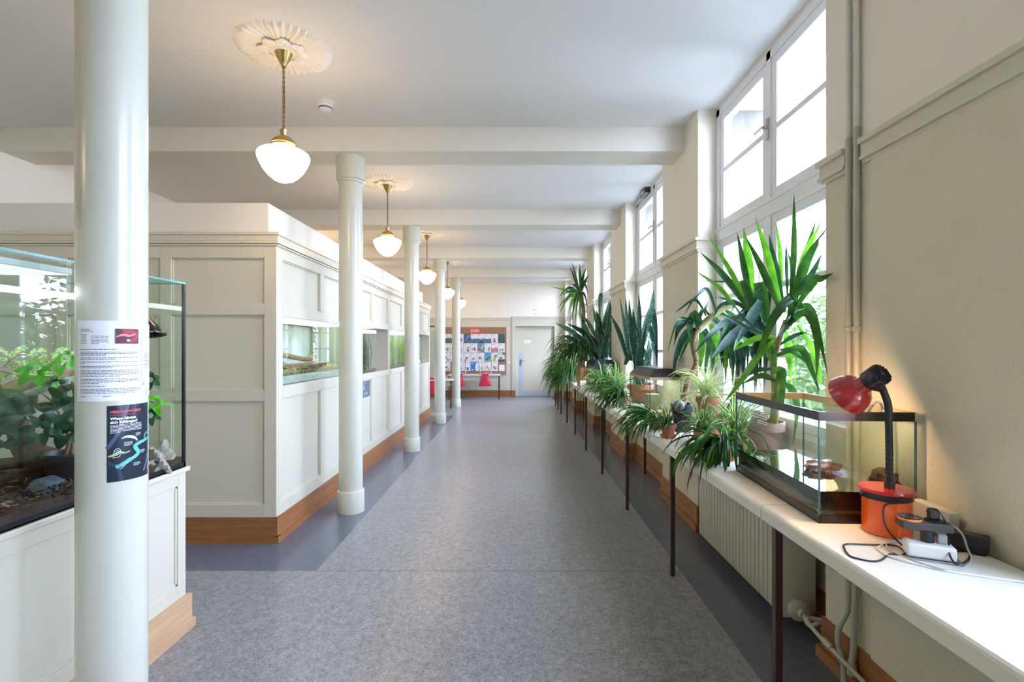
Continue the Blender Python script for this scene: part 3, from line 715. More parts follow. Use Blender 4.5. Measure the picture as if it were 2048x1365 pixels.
# ------------------------------------------------------------------ red and orange desk lamp on a round tin
LXc, LYc = 1.333, 1.792
tn = thing('storage_tin', 'glossy orange round tin with a red lid serving as lamp stand', 'tin', (LXc, LYc, TZ))
MB().lathe([(.070,TZ),(.0745,TZ+.004),(.0745,1.028)], (LXc,LYc,0), 48).build('body', M['orange'], tn, smooth=True)
MB().lathe([(.0755,1.010),(.0790,1.012),(.0790,1.030),(.0755,1.032)], (LXc,LYc,0), 48).build('black_band', M['black'], tn, smooth=True)
lm = thing('desk_lamp', 'red gooseneck desk lamp with black head and neck, lit, beside the open aquarium', 'desk lamp', (LXc, LYc, 1.032))
MB().lathe([(.082,1.032),(.0855,1.035),(.0858,1.041),(.083,1.046),(.0,1.047)], (LXc,LYc,0), 48, cap=False).build('base', M['lampred'], lm, smooth=True)
nb = V((LXc+.002, LYc-.012, 1.046))
MB().cyl(nb, nb+V((0,0,.026)), .0165, n=20).build('neck_socket', M['black'], lm, smooth=True)
np_ = [nb+V((0,0,.02)), nb+V((-.001,0,.15)), nb+V((-.003,0,.25)), nb+V((-.006,.0,.30)), nb+V((-.020,.002,.345)), nb+V((-.031,.004,.375))]
ns = spline(np_, 16); q = MB(); q.tube(ns, [.0118+.0009*math.cos(i*pi) for i in range(len(ns))], 14); q.build('gooseneck', M['black'], lm, smooth=True, ang=80)
HC = P(1762, 748, 1.735)      # centre of the ribbed cap
ax = V((-.22, .80, -.56)).normalized()   # from cap into the shade
MB().cyl(nb+V((-.027,.003,.355)), HC+ax*.045+V((.0,.0,-.02)), .0135, .015, n=16).build('neck_joint', M['black'], lm, smooth=True)
hd = MB(); hd.lathe([(0,0),(.036,0),(.038,.003),(.038,.05),(.033,.056),(0,.056)], HC, 36, axis=ax, cap=False)
u = ax.cross(V((0,0,1))).normalized(); w2 = ax.cross(u).normalized()
Rr = Matrix((u, w2, ax)).transposed()
for i in range(-4, 5):
    x = i*.0078; L = 2*math.sqrt(max(.0001, .036**2-x*x)); hd.obox(HC + u*x - ax*.002, (.0038, L, .005), Rr)
hd.lathe([(0,-.005),(.009,-.005),(.009,0)], HC, 16, axis=ax, cap=False)
hd.build('lamp_head', M['black'], lm, smooth=True)
shp = [(.031,.05),(.032,.085),(.034,.092),(.050,.100),(.062,.112),(.070,.130),(.0745,.150),(.0755,.157),(.074,.157),(.069,.131),(.060,.115),(.048,.104),(.030,.096),(.029,.05)]
MB().lathe(shp, HC, 48, axis=ax, cap=False).build('lamp_shade', M['lampred'], lm, smooth=True, ang=50)
MB().lathe([(0,.085),(.012,.088),(.014,.105),(.028,.125),(.031,.145),(.022,.166),(0,.172)], HC, 24, axis=ax, cap=False).build('bulb', emit('lit_bulb', (1,.66,.38), 130), lm, smooth=True)
def flatc(pts, r, m, name, label, cat='cable', k=6):
    c = MB(); c.tube(pts, r, 7, smooth=k, m=0); return tag(c.build(name, m, smooth=True), label, cat)
def T(x, y, dz=0.0):
    Y = (EYE-TZ-dz)*1000/(y-VY); return V(((x-VX)*Y/FX, Y, TZ+dz))
cb = M['black']; r1 = .0028
MB().tube([V((1.345,1.722,1.012)), P(1772,1010,1.715), P(1766,1030,1.70), P(1775,1060,1.66), T(1812,1098,.004), T(1850,1118,.003), T(1875,1118,.003), T(1905,1105,.003), T(1935,1104,.004), T(1938,1118,.004), T(1915,1130,.004), T(1899,1110,.03), T(1898,1080,.06) , P(1893,1050,1.57), P(1880,1025,1.58), P(1861,1018,1.60), P(1853,1024,1.605)], r1, 7, smooth=6).build('lamp_cord', cb, lm, smooth=True)
flatc([T(1812,1100,.003), T(1806,1110,.003), T(1780,1109,.003), T(1762,1121,.003), T(1742,1123,.003), T(1716,1118,.003), T(1699,1112,.003), T(1689,1098,.003), T(1692,1089,.003), T(1740,1090,.003), T(1790,1092,.005), T(1812,1105,.008)], r1, cb, 'black_cable', 'thin black cable looped on the table in front of the orange tin')
flatc([T(1820,1085,.003), T(1790,1084,.003), T(1762,1092,.003), T(1758,1100,.003), T(1775,1112,.003), T(1820,1126,.003), T(1880,1140,.003), T(1920,1147,.003), T(1980,1156,.003), T(2046,1165,.003), T(2200,1190,.003)], .0035, M['whitepl'], 'white_cable', 'front one of two white flexes running off to the right')
flatc([T(1930,1066,.003), T(1957,1070,.003), T(1975,1080,.003), T(1974,1090,.003), T(1950,1096,.003), T(1915,1091,.003), T(1950,1098,.006), T(2000,1103,.003), T(2048,1114,.003), T(2150,1135,.003)], .0035, M['whitepl'], 'white_cable', 'rear white flex curling behind the black adapter along the wall')
flatc([P(1888,1056,1.60), P(1905,1052,1.60), P(1925,1070,1.59), P(1935,1098,1.58), T(1943,1120,.006), T(1925,1138,.004), T(1890,1140,.006), T(1850,1130,.007), T(1815,1117,.009), T(1780,1100,.008), T(1774,1088,.003), T(1795,1081,.003), T(1818,1083,.003)], .0028, pm('grey_flex','#a9b1b5',.4), 'grey_cable', 'grey flex looping around the white socket block')
# white socket block
sx = thing('power_strip', 'white triple socket block with the timer plugged into it', 'power strip', (1.30, 1.55, TZ))
a0 = T(1822, 1116); a1 = T(1884, 1128); 
def pl_box(name, c, size, rotz, mat, parent, tilt=None, bev=.004):
    R_ = Matrix.Rotation(rotz, 3, 'Z')
    if tilt: R_ = R_ @ Matrix.Rotation(tilt, 3, 'X')
    q = MB(); q.obox(c, size, R_); return q.build(name, mat, parent, bevel=bev, seg=3)
bc = T(1862, 1108); 
pl_box('housing', V((1.305, 1.575, TZ+.026)), (.125,.062,.044), -.42, M['whitepl'], sx, bev=.008)
pl_box('foot_plate', V((1.310, 1.570, TZ+.003)), (.14,.07,.004), -.42, M['steel'], sx, bev=.001)
pl_box('grey_plug', V((1.338, 1.565, TZ+.062)), (.026,.014,.03), -.42, pm('grey_plug','#8f9698',.4), sx, bev=.005)
tm = thing('timer_socket', 'dark grey plug-in timer with an orange-edged round dial', 'timer', (1.305, 1.60, TZ+.05))
tc_ = V((1.31, 1.60, TZ+.096))
pl_box('housing', tc_, (.135,.062,.026), -.32, pm('dark_grey_plastic','#3b3836',.45), tm, bev=.004)
MB().cyl(tc_+V((-.002,-.015,-.05)), tc_+V((-.002,-.015,-.012)), .018, n=20).build('plug', M['black'], tm, smooth=True)
dc = tc_+V((-.036,.012,.013))
MB().lathe([(.032,0),(.0325,.006),(.031,.007)], dc, 32).build('dial_rim', pm('orange_dial','#f0872a',.4), tm, smooth=True)
q = MB(); q.lathe([(.0315,.007),(.031,.011),(0,.011)], dc, 40, cap=False, m=0)
for i in range(48):
    a = 2*pi*i/48; q.obox(dc+V((.027*math.cos(a),.027*math.sin(a),.0112)), (.004,.0012,.0008), Matrix.Rotation(a,3,'Z'), 1)
for i in range(12):
    a = 2*pi*i/12; q.obox(dc+V((.018*math.cos(a),.018*math.sin(a),.0112)), (.005,.0016,.0008), Matrix.Rotation(a,3,'Z'), 1)
q.build('dial', [M['black'], M['steel']], tm)
MB().lathe([(.028,0),(.028,.003),(.024,.005)], tc_+V((.035,-.003,.0125)), 28).build('socket_cover', M['black'], tm, smooth=True)
pl_box('black_plug', tc_+V((.030,.0,.034)), (.030,.022,.036), -.32, M['black'], lm, bev=.006)
ad = pl_box('mains_adapter', V((1.478,1.63,TZ+.030)), (.10,.055,.056), -.9, M['black'], None, bev=.006); tag(ad, 'black box power adapter lying against the wall behind the sockets', 'adapter')
ad = pl_box('mains_adapter', V((1.500,1.785,TZ+.050)), (.036,.165,.098), 0, pm('yellowed_white_plastic','#c9c7b6',.4), None, bev=.006); tag(ad, 'pale upright power adapter box behind the dark timer', 'adapter')
# ------------------------------------------------------------------ paper on walls: flat sheets with printing
class Sheet:
    def __init__(s, fn, n=1): s.fn = fn; s.mb = MB(); s.mats = []; s.n = n; s.L = .0004
    def mi(s, m):
        if m not in s.mats: s.mats.append(m)
        return s.mats.index(m)
    def rect(s, u0, v0, u1, v1, layer, m, n=None):
        n = n or max(1, int(abs(u1-u0)/.006) if s.n > 1 else 1); k = s.mi(m)
        for i in range(n):
            a = u0+(u1-u0)*i/n; b = u0+(u1-u0)*(i+1)/n
            s.mb.quad(s.fn(a,v0,layer*s.L), s.fn(b,v0,layer*s.L), s.fn(b,v1,layer*s.L), s.fn(a,v1,layer*s.L), k)
    def sheet(s, w_, h, m):
        s.rect(0, 0, w_, h, 1, m, max(1, s.n)); s.rect(w_, 0, 0, h, 0, m, max(1, s.n))
    def poly(s, pts, layer, m):
        k = s.mi(m); s.mb.add([s.fn(u, v, layer*s.L) for u, v in pts], [tuple(range(len(pts)))], k)
    def ell(s, cu, cv, ru, rv, layer, m, a=0, n=16, seed=None, amp=.2):
        rn = random.Random(seed) if seed is not None else None; pts = []
        ph = (rn.uniform(0,6), rn.uniform(0,6)) if rn else (0,0)
        for i in range(n):
            t = 2*pi*i/n; q = 1 + (amp*math.sin(2*t+ph[0])+amp*.7*math.sin(3*t+ph[1]) if rn else 0)
            x, y = ru*math.cos(t)*q, rv*math.sin(t)*q; pts.append((cu+x*math.cos(a)-y*math.sin(a), cv+x*math.sin(a)+y*math.cos(a)))
        s.poly(pts, layer, m)
    def stroke(s, pts, w_, layer, m, k=6):
        p = spline([V((a[0],a[1],0)) for a in pts], k); L = len(p); q = s.mi(m); ws = w_ if callable(w_) else (lambda t: w_)
        Lf = []; Rt = []
        for i in range(L):
            t = (p[min(i+1,L-1)]-p[max(i-1,0)]).normalized(); nn = V((-t.y,t.x,0))*ws(i/(L-1))/2
            Lf.append(p[i]+nn); Rt.append(p[i]-nn)
        for i in range(L-1):
            s.mb.quad(*[s.fn(z.x, z.y, layer*s.L) for z in (Rt[i], Rt[i+1], Lf[i+1], Lf[i])], q)
    def lines(s, u0, v1, wid, n, pitch, h, m, seed=0, last=.6, layer=2):
        rn = random.Random(seed)
        for i in range(n):
            v = v1-i*pitch; u = u0; end = u0+wid*(last if i == n-1 else 1)
            while u < end-.001:
                L = min(rn.uniform(.25, 1.1)*h*7, end-u); s.rect(u, v-h, u+L, v, layer, m, 1); u += L+h*.9
    def text(s, txt, u, v, size, m, bold=0, layer=2, squeeze=1.0, align='LEFT'):
        text(s.mb, txt, size, lambda a, b: s.fn(u+a, v+b, layer*s.L), s.mi(m), bold, align, squeeze)
    def build(s, name, parent=None): return s.mb.build(name, s.mats, parent)
CM = {}
def cm(h, rough=.55):
    if h not in CM: CM[h] = pm('print_'+h.strip('#'), h, rough)
    return CM[h]
def onwall_y(x0, y, z0):          # wall facing -Y, u to the right
    return lambda u, v, d: V((x0+u, y-d, z0+v))
def onwall_x(x, y0, z0, s=1):     # right wall facing -X: u runs toward the camera
    return lambda u, v, d: V((x-d, y0-u, z0+v))
# column sheets
CX, CY, CR = -1.497, 1.863, .1085
def oncol(x_px, z0, dr=.001):
    # angle of the point on the column seen at picture column x_px
    rx = (x_px-VX)/FX; best = None
    for i in range(2000):
        a = 2*pi*i/2000; px, py = CX+CR*math.cos(a), CY+CR*math.sin(a)
        if (px)*math.cos(a)+(py)*math.sin(a) < 0:
            e_ = abs(px/py-rx)
            if best is None or e_ < best[0]: best = (e_, a)
    a0 = best[1]
    return lambda u, v, d: V((CX+(CR+dr+d)*math.cos(a0+u/CR), CY+(CR+dr+d)*math.sin(a0+u/CR), z0+v))
s = Sheet(oncol(156, 1.357), 40); s.L = .0003
M['film'] = glass('laminating_film', (.97,.98,.98), 1.5, .08)
s.sheet(.21, .285, M['paper'])
I = M['ink']
s.text('Kornnatter', .018, .252, .0072, I, .02); s.text('(Pantherophis sp.)', .018, .246, .0058, I, .02)
s.lines(.018, .236, .022, 7, .0050, .0017, I, 3, 1); s.lines(.055, .231, .050, 6, .0050, .0017, I, 4, .5)
s.rect(.122, .204, .198, .258, 2, cm('#5a2630'))
for k in range(9):
    a = -1.2+k*.42; s.ell(.165+.022*math.cos(a), .231+.018*math.sin(a), .009, .0065, 3, cm('#a5323f'), a, 10, k)
s.stroke([(.126,.228),(.145,.236),(.165,.233),(.185,.24)], lambda t: .004+.004*math.sin(pi*t), 4, cm('#d98a7a'))
s.ell(.162,.216,.006,.005,4,cm('#c9b9d0'))
s.rect(.122,.204,.126,.258,3,cm('#59606e')); s.rect(.194,.204,.198,.258,3,cm('#6e7a8c'))
v = .185; 
for j, (n_, la) in enumerate(((1,.62),(3,.45),(2,.6),(2,.09),(2,.55),(5,.66),(4,.34),(1,.43),(4,.9))):
    s.lines(.016, v, .184, n_, .0051, .0021, I, 10+j, la); v -= n_*.0051+.0048
s.rect(.014, .020, .196, .0204, 2, I); s.lines(.014,.018,.03,1,.01,.0018,I,40,1); s.lines(.09,.018,.022,1,.01,.0018,I,41,1); s.lines(.175,.0245,.02,1,.01,.0018,I,42,1)
tag(s.build('info_sheet'), 'white printed snake fact sheet with a small red photo taped to the nearest column', 'paper sheet')
s = Sheet(oncol(283, 1.365), 30); s.L = .0003
s.sheet(.19, .27, M['paper'])
s.rect(.008,.245,.06,.246,2,I); s.rect(.008,.235,.06,.236,2,I); s.rect(.008,.235,.009,.246,2,I); s.lines(.01,.222,.16,1,.01,.002,I,1,1)
s.stroke([(.006,.176),(.012,.186),(.016,.20),(.022,.204),(.026,.196),(.02,.19)], .0012, 2, cm('#6a8094')); s.lines(.01,.16,.16,11,.0052,.0018,I,2,1)
s.stroke([(.01,.03),(.02,.06),(.014,.08),(.03,.09),(.04,.07)], .0014, 2, cm('#6a8094')); s.ell(.008,.046,.006,.004,2,cm('#7f97ad')); s.lines(.01,.026,.16,5,.0050,.0018,I,5,1)
tag(s.build('info_sheet'), 'second white sheet with line drawings curving round the right edge of the nearest column', 'paper sheet')
s = Sheet(oncol(214, 1.068), 40); s.L = .0003
dk = cm('#26303a', .25); s.sheet(.15, .272, dk)
for i, h in enumerate(('#27404c','#27505f','#2a6675','#2c7c8c','#3097a8')):
    s.poly([(.062+.012*i+.012,.272),(.15,.272),(.15,.13-.0*i+.008*i),(.118+.004*i,.15+.012*i)], 1.3+.1*i, cm(h,.25))
s.stroke([(.0,.12),(.03,.17),(.045,.22),(.06,.272)], .012, 1.9, cm('#4d5d70',.25)); s.stroke([(.0,.07),(.03,.05),(.04,.0)], .01, 1.9, cm('#33475a',.25))
pk = cm('#e0566b'); wh = cm('#f3f5f5'); tq = cm('#5fb8a8'); tl = cm('#3f9484')
s.text('HESCH GWÜSST?', .009, .245, .0125, pk, .035, 3); s.lines(.009,.238,.075,1,.01,.0012,pk,1,1,3)
s.text('Wieso häuten', .009, .221, .0135, wh, .035, 3); s.text('sich Schlangen?', .009, .208, .0135, wh, .035, 3)
s.lines(.009,.203,.10,7,.0046,.0014,wh,2,.3,3)
s.stroke([(.04,.152),(.055,.157),(.072,.154),(.085,.146),(.092,.136)], lambda t: .002+.008*math.sin(pi*t), 3, cm('#c9cfc8'))
s.lines(.085,.166,.02,4,.0032,.001,wh,3,.7,3); s.lines(.048,.138,.026,5,.0032,.001,wh,4,.7,3); s.lines(.105,.100,.02,4,.0032,.001,wh,5,.7,3); s.lines(.078,.058,.025,4,.0032,.001,wh,6,.7,3)
s.stroke([(.148,.155),(.135,.160),(.125,.15),(.13,.135),(.145,.14),(.15,.15)], .007, 3, cm('#4a8f88'))
s.stroke([(.14,.137),(.12,.132),(.10,.128),(.083,.118),(.09,.104),(.096,.094),(.085,.082),(.065,.072),(.04,.058),(.024,.052)], lambda t: .008+.006*math.sin(pi*min(1,t*1.1))+.004*(t>.75), 4, tq, 8)
s.stroke([(.062,.068),(.048,.054),(.04,.045),(.034,.046)], .0022, 5, cm('#b9c9c4')); s.ell(.034,.058,.003,.0012,5,cm('#223c3a'),.4)
s.stroke([(.003,.092),(.02,.096),(.035,.103),(.05,.100),(.066,.103)], lambda t: .004+.007*math.sin(pi*min(1,t*1.3)), 3, cm('#a9bf92')); s.stroke([(.015,.086),(.03,.087),(.038,.095)], .002, 4, cm('#c9cfc8'))
s.stroke([(.018,.103),(.024,.116),(.034,.116),(.04,.104)], .0022, 4, cm('#c3cdcf')); s.stroke([(.024,.106),(.03,.112),(.036,.105)], .0018, 4, cm('#c3cdcf'))
s.stroke([(.118,.02),(.135,.05),(.142,.08)], .006, 3, cm('#5d7f96')); s.ell(.146,.028,.006,.012,3,cm('#c04a6c'))
s.stroke([(.112,.262),(.128,.252),(.14,.23),(.142,.205)], .003, 3, cm('#26303a')); s.stroke([(.12,.258),(.118,.245)], .002, 3, cm('#26303a'))
tag(s.build('poster'), 'dark teal poster about snakes shedding skin, wrapped round the nearest column', 'poster')
# sheets on the second cabinet

cabwall = lambda y0, z0: (lambda u, v, d: V((XP-.0203+d, y0+u, z0+v)))
s = Sheet(cabwall(6.285, .905)); s.L = .0006; s.sheet(.295, .207, cm('#4a6f78'))
rn = random.Random(8)
for k in range(26): s.ell(rn.uniform(.02,.275), rn.uniform(.02,.19), rn.uniform(.012,.03), rn.uniform(.008,.02), 2+.1*(k%8), cm(rn.choice(['#7d4257','#b07a8c','#2f5560','#8fb0b4','#a8324a','#3b6b70','#c9a9b8'])), rn.uniform(0,3), 10, k)
tag(s.build('photo_print'), 'small pink and teal animal photo stuck on the lower panel under the dark aquarium', 'photo')
s = Sheet(cabwall(6.215, .825)); s.L = .0006; s.sheet(.06, .265, M['paper']); s.rect(.02,.12,.04,.14,2,cm('#3d3f6a')); s.rect(.02,.05,.035,.06,2,cm('#3d3f6a'))
tag(s.build('info_strip'), 'narrow white paper strip beside the small pink and teal photo', 'paper sheet')
# pier poster and paper strip
s = Sheet(onwall_x(XW-.0005, 4.72, 1.36)); s.L = .0006; s.sheet(.20, .24, cm('#b9b3ab'))
for k in range(22): s.ell(rn.uniform(.03,.17), rn.uniform(.03,.21), rn.uniform(.01,.03), rn.uniform(.01,.025), 2+.1*(k%8), cm(rn.choice(['#5b5660','#8a7f86','#3f4a55','#a9a29a','#a2505a','#6f8a8f','#c9c2b8'])), rn.uniform(0,3), 9, k)
tag(s.build('poster'), 'small muted collage poster on the pier behind the leaning dracaena', 'poster')
s = Sheet(onwall_x(XW-.0005, 7.42, 1.52)); s.L = .0008; s.sheet(.035, .19, M['paper'])
for k in range(7): s.rect(.006, .02+.024*k, .03, .034+.024*k, 2, cm('#8a8f96'))
tag(s.build('info_strip'), 'narrow printed paper strip on the pier between the two snake plants', 'paper sheet')
# ------------------------------------------------------------------ cork board with posters
BX0, BX1, BZ0, BZ1 = -2.36, -.254, .68, 2.16
cbd = MB(); cbd.box(BX0, BX1, YE-.024, YE-.002, BZ0, BZ1)
tag(cbd.build('cork_board', M['cork'], bevel=.002), 'large brown cork board on the end wall covered with rows of posters', 'notice board')
pics = [[('g','#3f6b4e'),('g','#4c7256'),('w','#5f5f4a'),('b','#2f6f96'),('h','#3b7c88'),('h','#37798c'),('h','#2c6f9a'),('w','#c0456a'),('G','#2f4a40')],
        [('w','#a04a52'),('w','#b0625a'),('w','#a86a62'),('w','#a8505e'),('w','#b05a66'),('s','#4b93ac'),('w','#b98a7a'),('h2','#b87a70'),('w','#93305a')],
        [('w','#b04a4a'),('w','#9a6a5a'),('w','#6f97a6'),('w','#3f7a4a'),('w','#a9803f'),('w','#7f8f5a'),('S','#3f7a4a'),('r','#5fae58'),('t','#3f5a4c')],
        [('w','#4a4a4a'),('k','#3a3f4a'),('w','#4a4f58'),('w','#6a5a4a'),('B','#3a7fc4'),('w','#d2b45a'),('w','#d9a94a'),('w','#c06a72')]]
dsc = {'g':'pale poster with green woodland','G':'dark green riverbank poster','w':'white drawing poster','b':'blue orange-fish poster','h':'teal seascape poster','s':'sky blue and tan poster','h2':'beige and pink hill poster','S':'blue green-tree poster','r':'rainbow leaf poster','t':'grey green treetop poster','k':'dark poster with pale stripes','B':'bright blue sky poster'}
rowd = ['top row','second row','third row','bottom row']; ordn = ['first','second','third','fourth','fifth','sixth','seventh','eighth','ninth']
for r_ in range(4):
    for c_ in range(len(pics[r_])):
        kind, hx = pics[r_][c_]; x0 = -.296-.2125*(9-c_)+.004; z1 = 1.945-.288*r_; w0, h0 = .205, .278
        s = Sheet(onwall_y(x0, YE-.0245, z1-h0)); s.L = .0008; rn = random.Random(r_*20+c_)
        base = {'b':'#2f628f','G':'#40584a','S':'#5b9ccf','B':'#3a7fc4','k':'#c9ccd0','s':'#4b93ac','t':'#c9d3cf'}.get(kind, '#dfe0dc' if kind != 'g' else '#d9dfd4')
        s.sheet(w0, h0, cm(base)); A_ = cm(hx)
        dk2 = cm('#6f7277'); 
        if kind not in 'bGkSB': s.lines(.015, h0-.02, .11, 2, .014, .007, dk2, c_, .6)
        if kind in ('g','h','h2','G'):
            top = .15 if kind != 'g' else .17
            s.poly([(0,0),(w0,0),(w0,top*.8),(w0*.7,top),(w0*.4,top*.75),(.0,top)], 2, A_)
            if kind == 'h': s.poly([(0,0),(w0,0),(w0,.05),(.1,.07),(0,.04)], 3, cm('#24566a')); s.ell(.11,.13,.03,.008,3,cm('#c9d6d6'),.3)
            for k in range(6): s.ell(rn.uniform(.02,.18), rn.uniform(.02,.14), .02, .01, 3.1+.1*k, cm(rn.choice(['#27443a','#6f9a86','#3c5f4e']) if kind in 'gG' else rn.choice(['#24566a','#6fb0b8','#d7c0a0'])), rn.uniform(0,3), 9, k)
        elif kind == 'b': s.stroke([(.03,.08),(.09,.12),(.12,.19),(.17,.23)], lambda t: .01+.03*t, 2, cm('#d98a6a')); s.ell(.15,.03,.03,.012,2,cm('#c85a50'))
        elif kind == 's': s.stroke([(.03,.0),(.07,.09),(.14,.14),(.19,.25)], .07, 2, cm('#c9a78a')); s.ell(.06,.08,.035,.03,3,cm('#5a3f3a'),0,12,1)
        elif kind == 'S':
            s.rect(0,0,w0,.05,2,cm('#9aa27a')); s.ell(.08,.07,.05,.045,3,A_,0,14,1); s.ell(.14,.13,.06,.05,3.2,cm('#4f8a50'),0,14,2); s.ell(.08,.22,.05,.012,3,cm('#8a5a90'),-.3)
        elif kind == 'r':
            for k, h_ in enumerate(('#d9694a','#e0b04a','#8cbf5a','#5fae58','#4a9a60')): s.ell(.09+.012*k,.05+.035*k,.06-.003*k,.028,2+.2*k,cm(h_),.3,14,k)
        elif kind == 't': s.rect(0,0,w0,.07,2,cm('#3f4a50')); s.ell(.08,.11,.04,.035,3,A_,0,12,1); s.poly([(.1,h0),(w0,h0),(w0,.19),(.15,.21)],2,cm('#5a6f5f'))
        elif kind == 'k':
            for k in range(4): s.rect(.02+.05*k,0,.045+.05*k,h0,2,A_)
        elif kind == 'B': s.stroke([(.2,0),(.17,.1),(.2,.25)], .06, 2, cm('#e3e8ec')); s.ell(.06,.04,.03,.02,2,cm('#e3e8ec'),0,10,3); s.lines(.02,.25,.1,2,.014,.007,cm('#e3e8ec'),1)
        else:
            for k in range(5): s.ell(rn.uniform(.05,.15), rn.uniform(.04,.14), rn.uniform(.015,.045), rn.uniform(.012,.035), 2+.2*k, cm(rn.choice([hx, hx, '#8f8a86', '#c9b7ae'])), rn.uniform(0,3), 12, k+c_)
            s.stroke([(.03,.03),(.09,.1),(.16,.06)], .006, 3.4, cm('#55585c'))
        o_ = s.build('poster'); tag(o_, '%s, %s from left in the %s of the cork board' % (dsc[kind], ordn[c_], rowd[r_].replace(' row','')+' row'), 'poster', 'posters pinned on the cork board')
s = Sheet(onwall_y(-.476, YE-.0245, .80)); s.L = .0008; s.sheet(.17, .195, M['paper']); s.lines(.03,.165,.11,1,.02,.008,cm('#8f93b0'),1,1); s.lines(.03,.12,.10,2,.016,.006,cm('#8f93b0'),2,.5); s.lines(.03,.05,.11,2,.016,.006,cm('#8f93b0'),3,.8)
tag(s.build('notice'), 'plain white typed notice at the lower right corner of the cork board', 'paper sheet')
s = Sheet(onwall_y(-1.37, YE-.0245, 1.955)); s.L = .0008; s.sheet(.285, .20, cm('#e2502f')); s.rect(.02,.065,.265,.125,2,M['paper']); s.lines(.04, .108, .20, 1, .03, .022, cm('#55565a'), 5, 1, 3)
tag(s.build('sign'), 'orange red sign with a white lettered strip at the top of the cork board', 'sign')
# small wall fittings
def plate(x, z, w_, h_, label, cat, name, dark=None):
    t_ = thing(name, label, cat, (x, YE-.01, z)); MB().box(x-w_/2, x+w_/2, YE-.012, YE, z-h_/2, z+h_/2).build('cover', M['whitepl'], t_, bevel=.002)
    if dark: MB().box(x-dark[0]/2, x+dark[0]/2, YE-.015, YE-.011, z-dark[1]/2, z+dark[1]/2).build(dark[2], M['black'], t_)
plate(-.17, 1.05, .10, .08, 'white light switch on the end wall between board and door', 'switch', 'light_switch', (.04,.01,'rocker'))
plate(-1.21, .21, .085, .085, 'white wall socket low on the end wall under the chair desk', 'socket', 'wall_socket', (.04,.04,'socket_hole'))
plate(.62, 2.70, .055, .055, 'upper of two small white sensors above the grey door', 'sensor', 'door_sensor', (.02,.02,'lens'))
plate(.62, 2.56, .07, .055, 'lower of two small white sensors above the grey door', 'sensor', 'door_sensor', (.03,.014,'lens'))
s = Sheet(onwall_y(.30, YE+.0955, 1.66)); s.L = .0008; s.sheet(.20, .13, M['paper']); s.rect(0,.115,.2,.13,2,cm('#8d93a0')); s.lines(.02,.09,.15,2,.03,.008,cm('#8f93b0'),2,.7); tag(s.build('notice'), 'white notice sheet on the pale grey door', 'paper sheet')
s = Sheet(onwall_y(.30, YE+.0955, 1.50)); s.L = .0008; s.sheet(.20, .14, cm('#c9c4b6')); tag(s.build('notice'), 'beige card below the white notice on the grey door', 'card')
# ------------------------------------------------------------------ desks with upturned red chairs
def desk(x0, x1, y0, y1, label, zt=.725):
    t_ = thing('desk', label, 'desk', ((x0+x1)/2, (y0+y1)/2, 0), 'plain desks at the end of the hall')
    MB().box(x0, x1, y0, y1, zt-.028, zt).build('tabletop', M['whitepl'], t_, bevel=.004)
    MB().box(x0+.06, x1-.06, y0+.06, y0+.075, zt-.14, zt-.028).build('apron', M['panel'], t_)
    MB().box(x0+.04, x1-.04, y0+.04, y1-.08, zt-.155, zt-.14).build('shelf', M['whitepl'], t_)
    for x in (x0+.03, x1-.03):
        for y in (y0+.03, y1-.04): MB().box(x-.015, x+.015, y-.015, y+.015, 0, zt-.028).build('leg', M['legs'], t_)
    return t_
desk(-1.95, -.43, 14.62, 15.25, 'pale desk with brown legs below the cork board carrying two upturned red chairs')
desk(-3.4, -1.56, 12.45, 13.1, 'nearer pale desk partly hidden behind the panelled cabinets')
def redchair(cx, ye, zt, label):
    """seat lying upside down on the desk, back hanging down in front, chrome legs up"""
    t_ = thing('shell_chair', label, 'chair', (cx, ye, zt), 'red shell chairs upturned on desks')
    prof = [(.19,zt+.03,.30),(.19,zt+.030,.10),(.185,zt+.030,.0),(.16,zt+.030,-.04),(.10,zt+.015,-.075),(.095,zt-.04,-.085),(.12,zt-.12,-.095),(.16,zt-.21,-.11),(.185,zt-.28,-.125),(.185,zt-.315,-.13),(.15,zt-.335,-.133)]
    prof = [(a, b, c) for a, b, c in prof]; q = MB(); vs = []; K = 12; P_ = spline([V(p) for p in prof], 3)
    for side in (0, 1):
        for p in P_:
            for k in range(K+1):
                u = -1+2*k/K; d = .025*(1-u*u)
                vs.append((cx+p.x*u, ye+p.z-(d if p.y < zt-.05 else 0)+side*.009*(1 if p.y < zt-.02 else 0), p.y-(d if p.y > zt-.01 and p.z > .05 else 0)*.6+side*.009*(1 if p.y >= zt-.02 else 0)))
    n1 = len(P_)*(K+1); fs = []
    for side in (0, 1):
        for j in range(len(P_)-1):
            for k in range(K):
                a = side*n1+j*(K+1)+k; fs.append((a, a+1, a+K+2, a+K+1) if side else (a+K+1, a+K+2, a+1, a))
    L = len(P_)
    bd = [j*(K+1) for j in range(L)] + [(L-1)*(K+1)+k for k in range(1,K+1)] + [j*(K+1)+K for j in range(L-2,-1,-1)] + [k for k in range(K-1,0,-1)]
    for i in range(len(bd)): a, b = bd[i], bd[(i+1)%len(bd)]; fs.append((a, b, b+n1, a+n1))
    q.add(vs, fs); q.build('seat_shell', M['red'], t_, smooth=True, ang=60)
    for sx_ in (-1, 1):
        for yy, y2 in ((.03,-.02),(.24,.30)):
            MB().tube([(cx+sx_*.03,ye+.13,zt+.035),(cx+sx_*.16,ye+yy,zt+.06),(cx+sx_*.19,ye+y2,zt+.44)], .009, 8, smooth=4).build('leg', M['steel'], t_, smooth=True)
    MB().lathe([(0,zt+.03),(.06,zt+.032),(.06,zt+.05),(0,zt+.05)], (cx,ye+.13,0), 20, cap=False).build('mount_plate', M['steel'], t_, smooth=True)
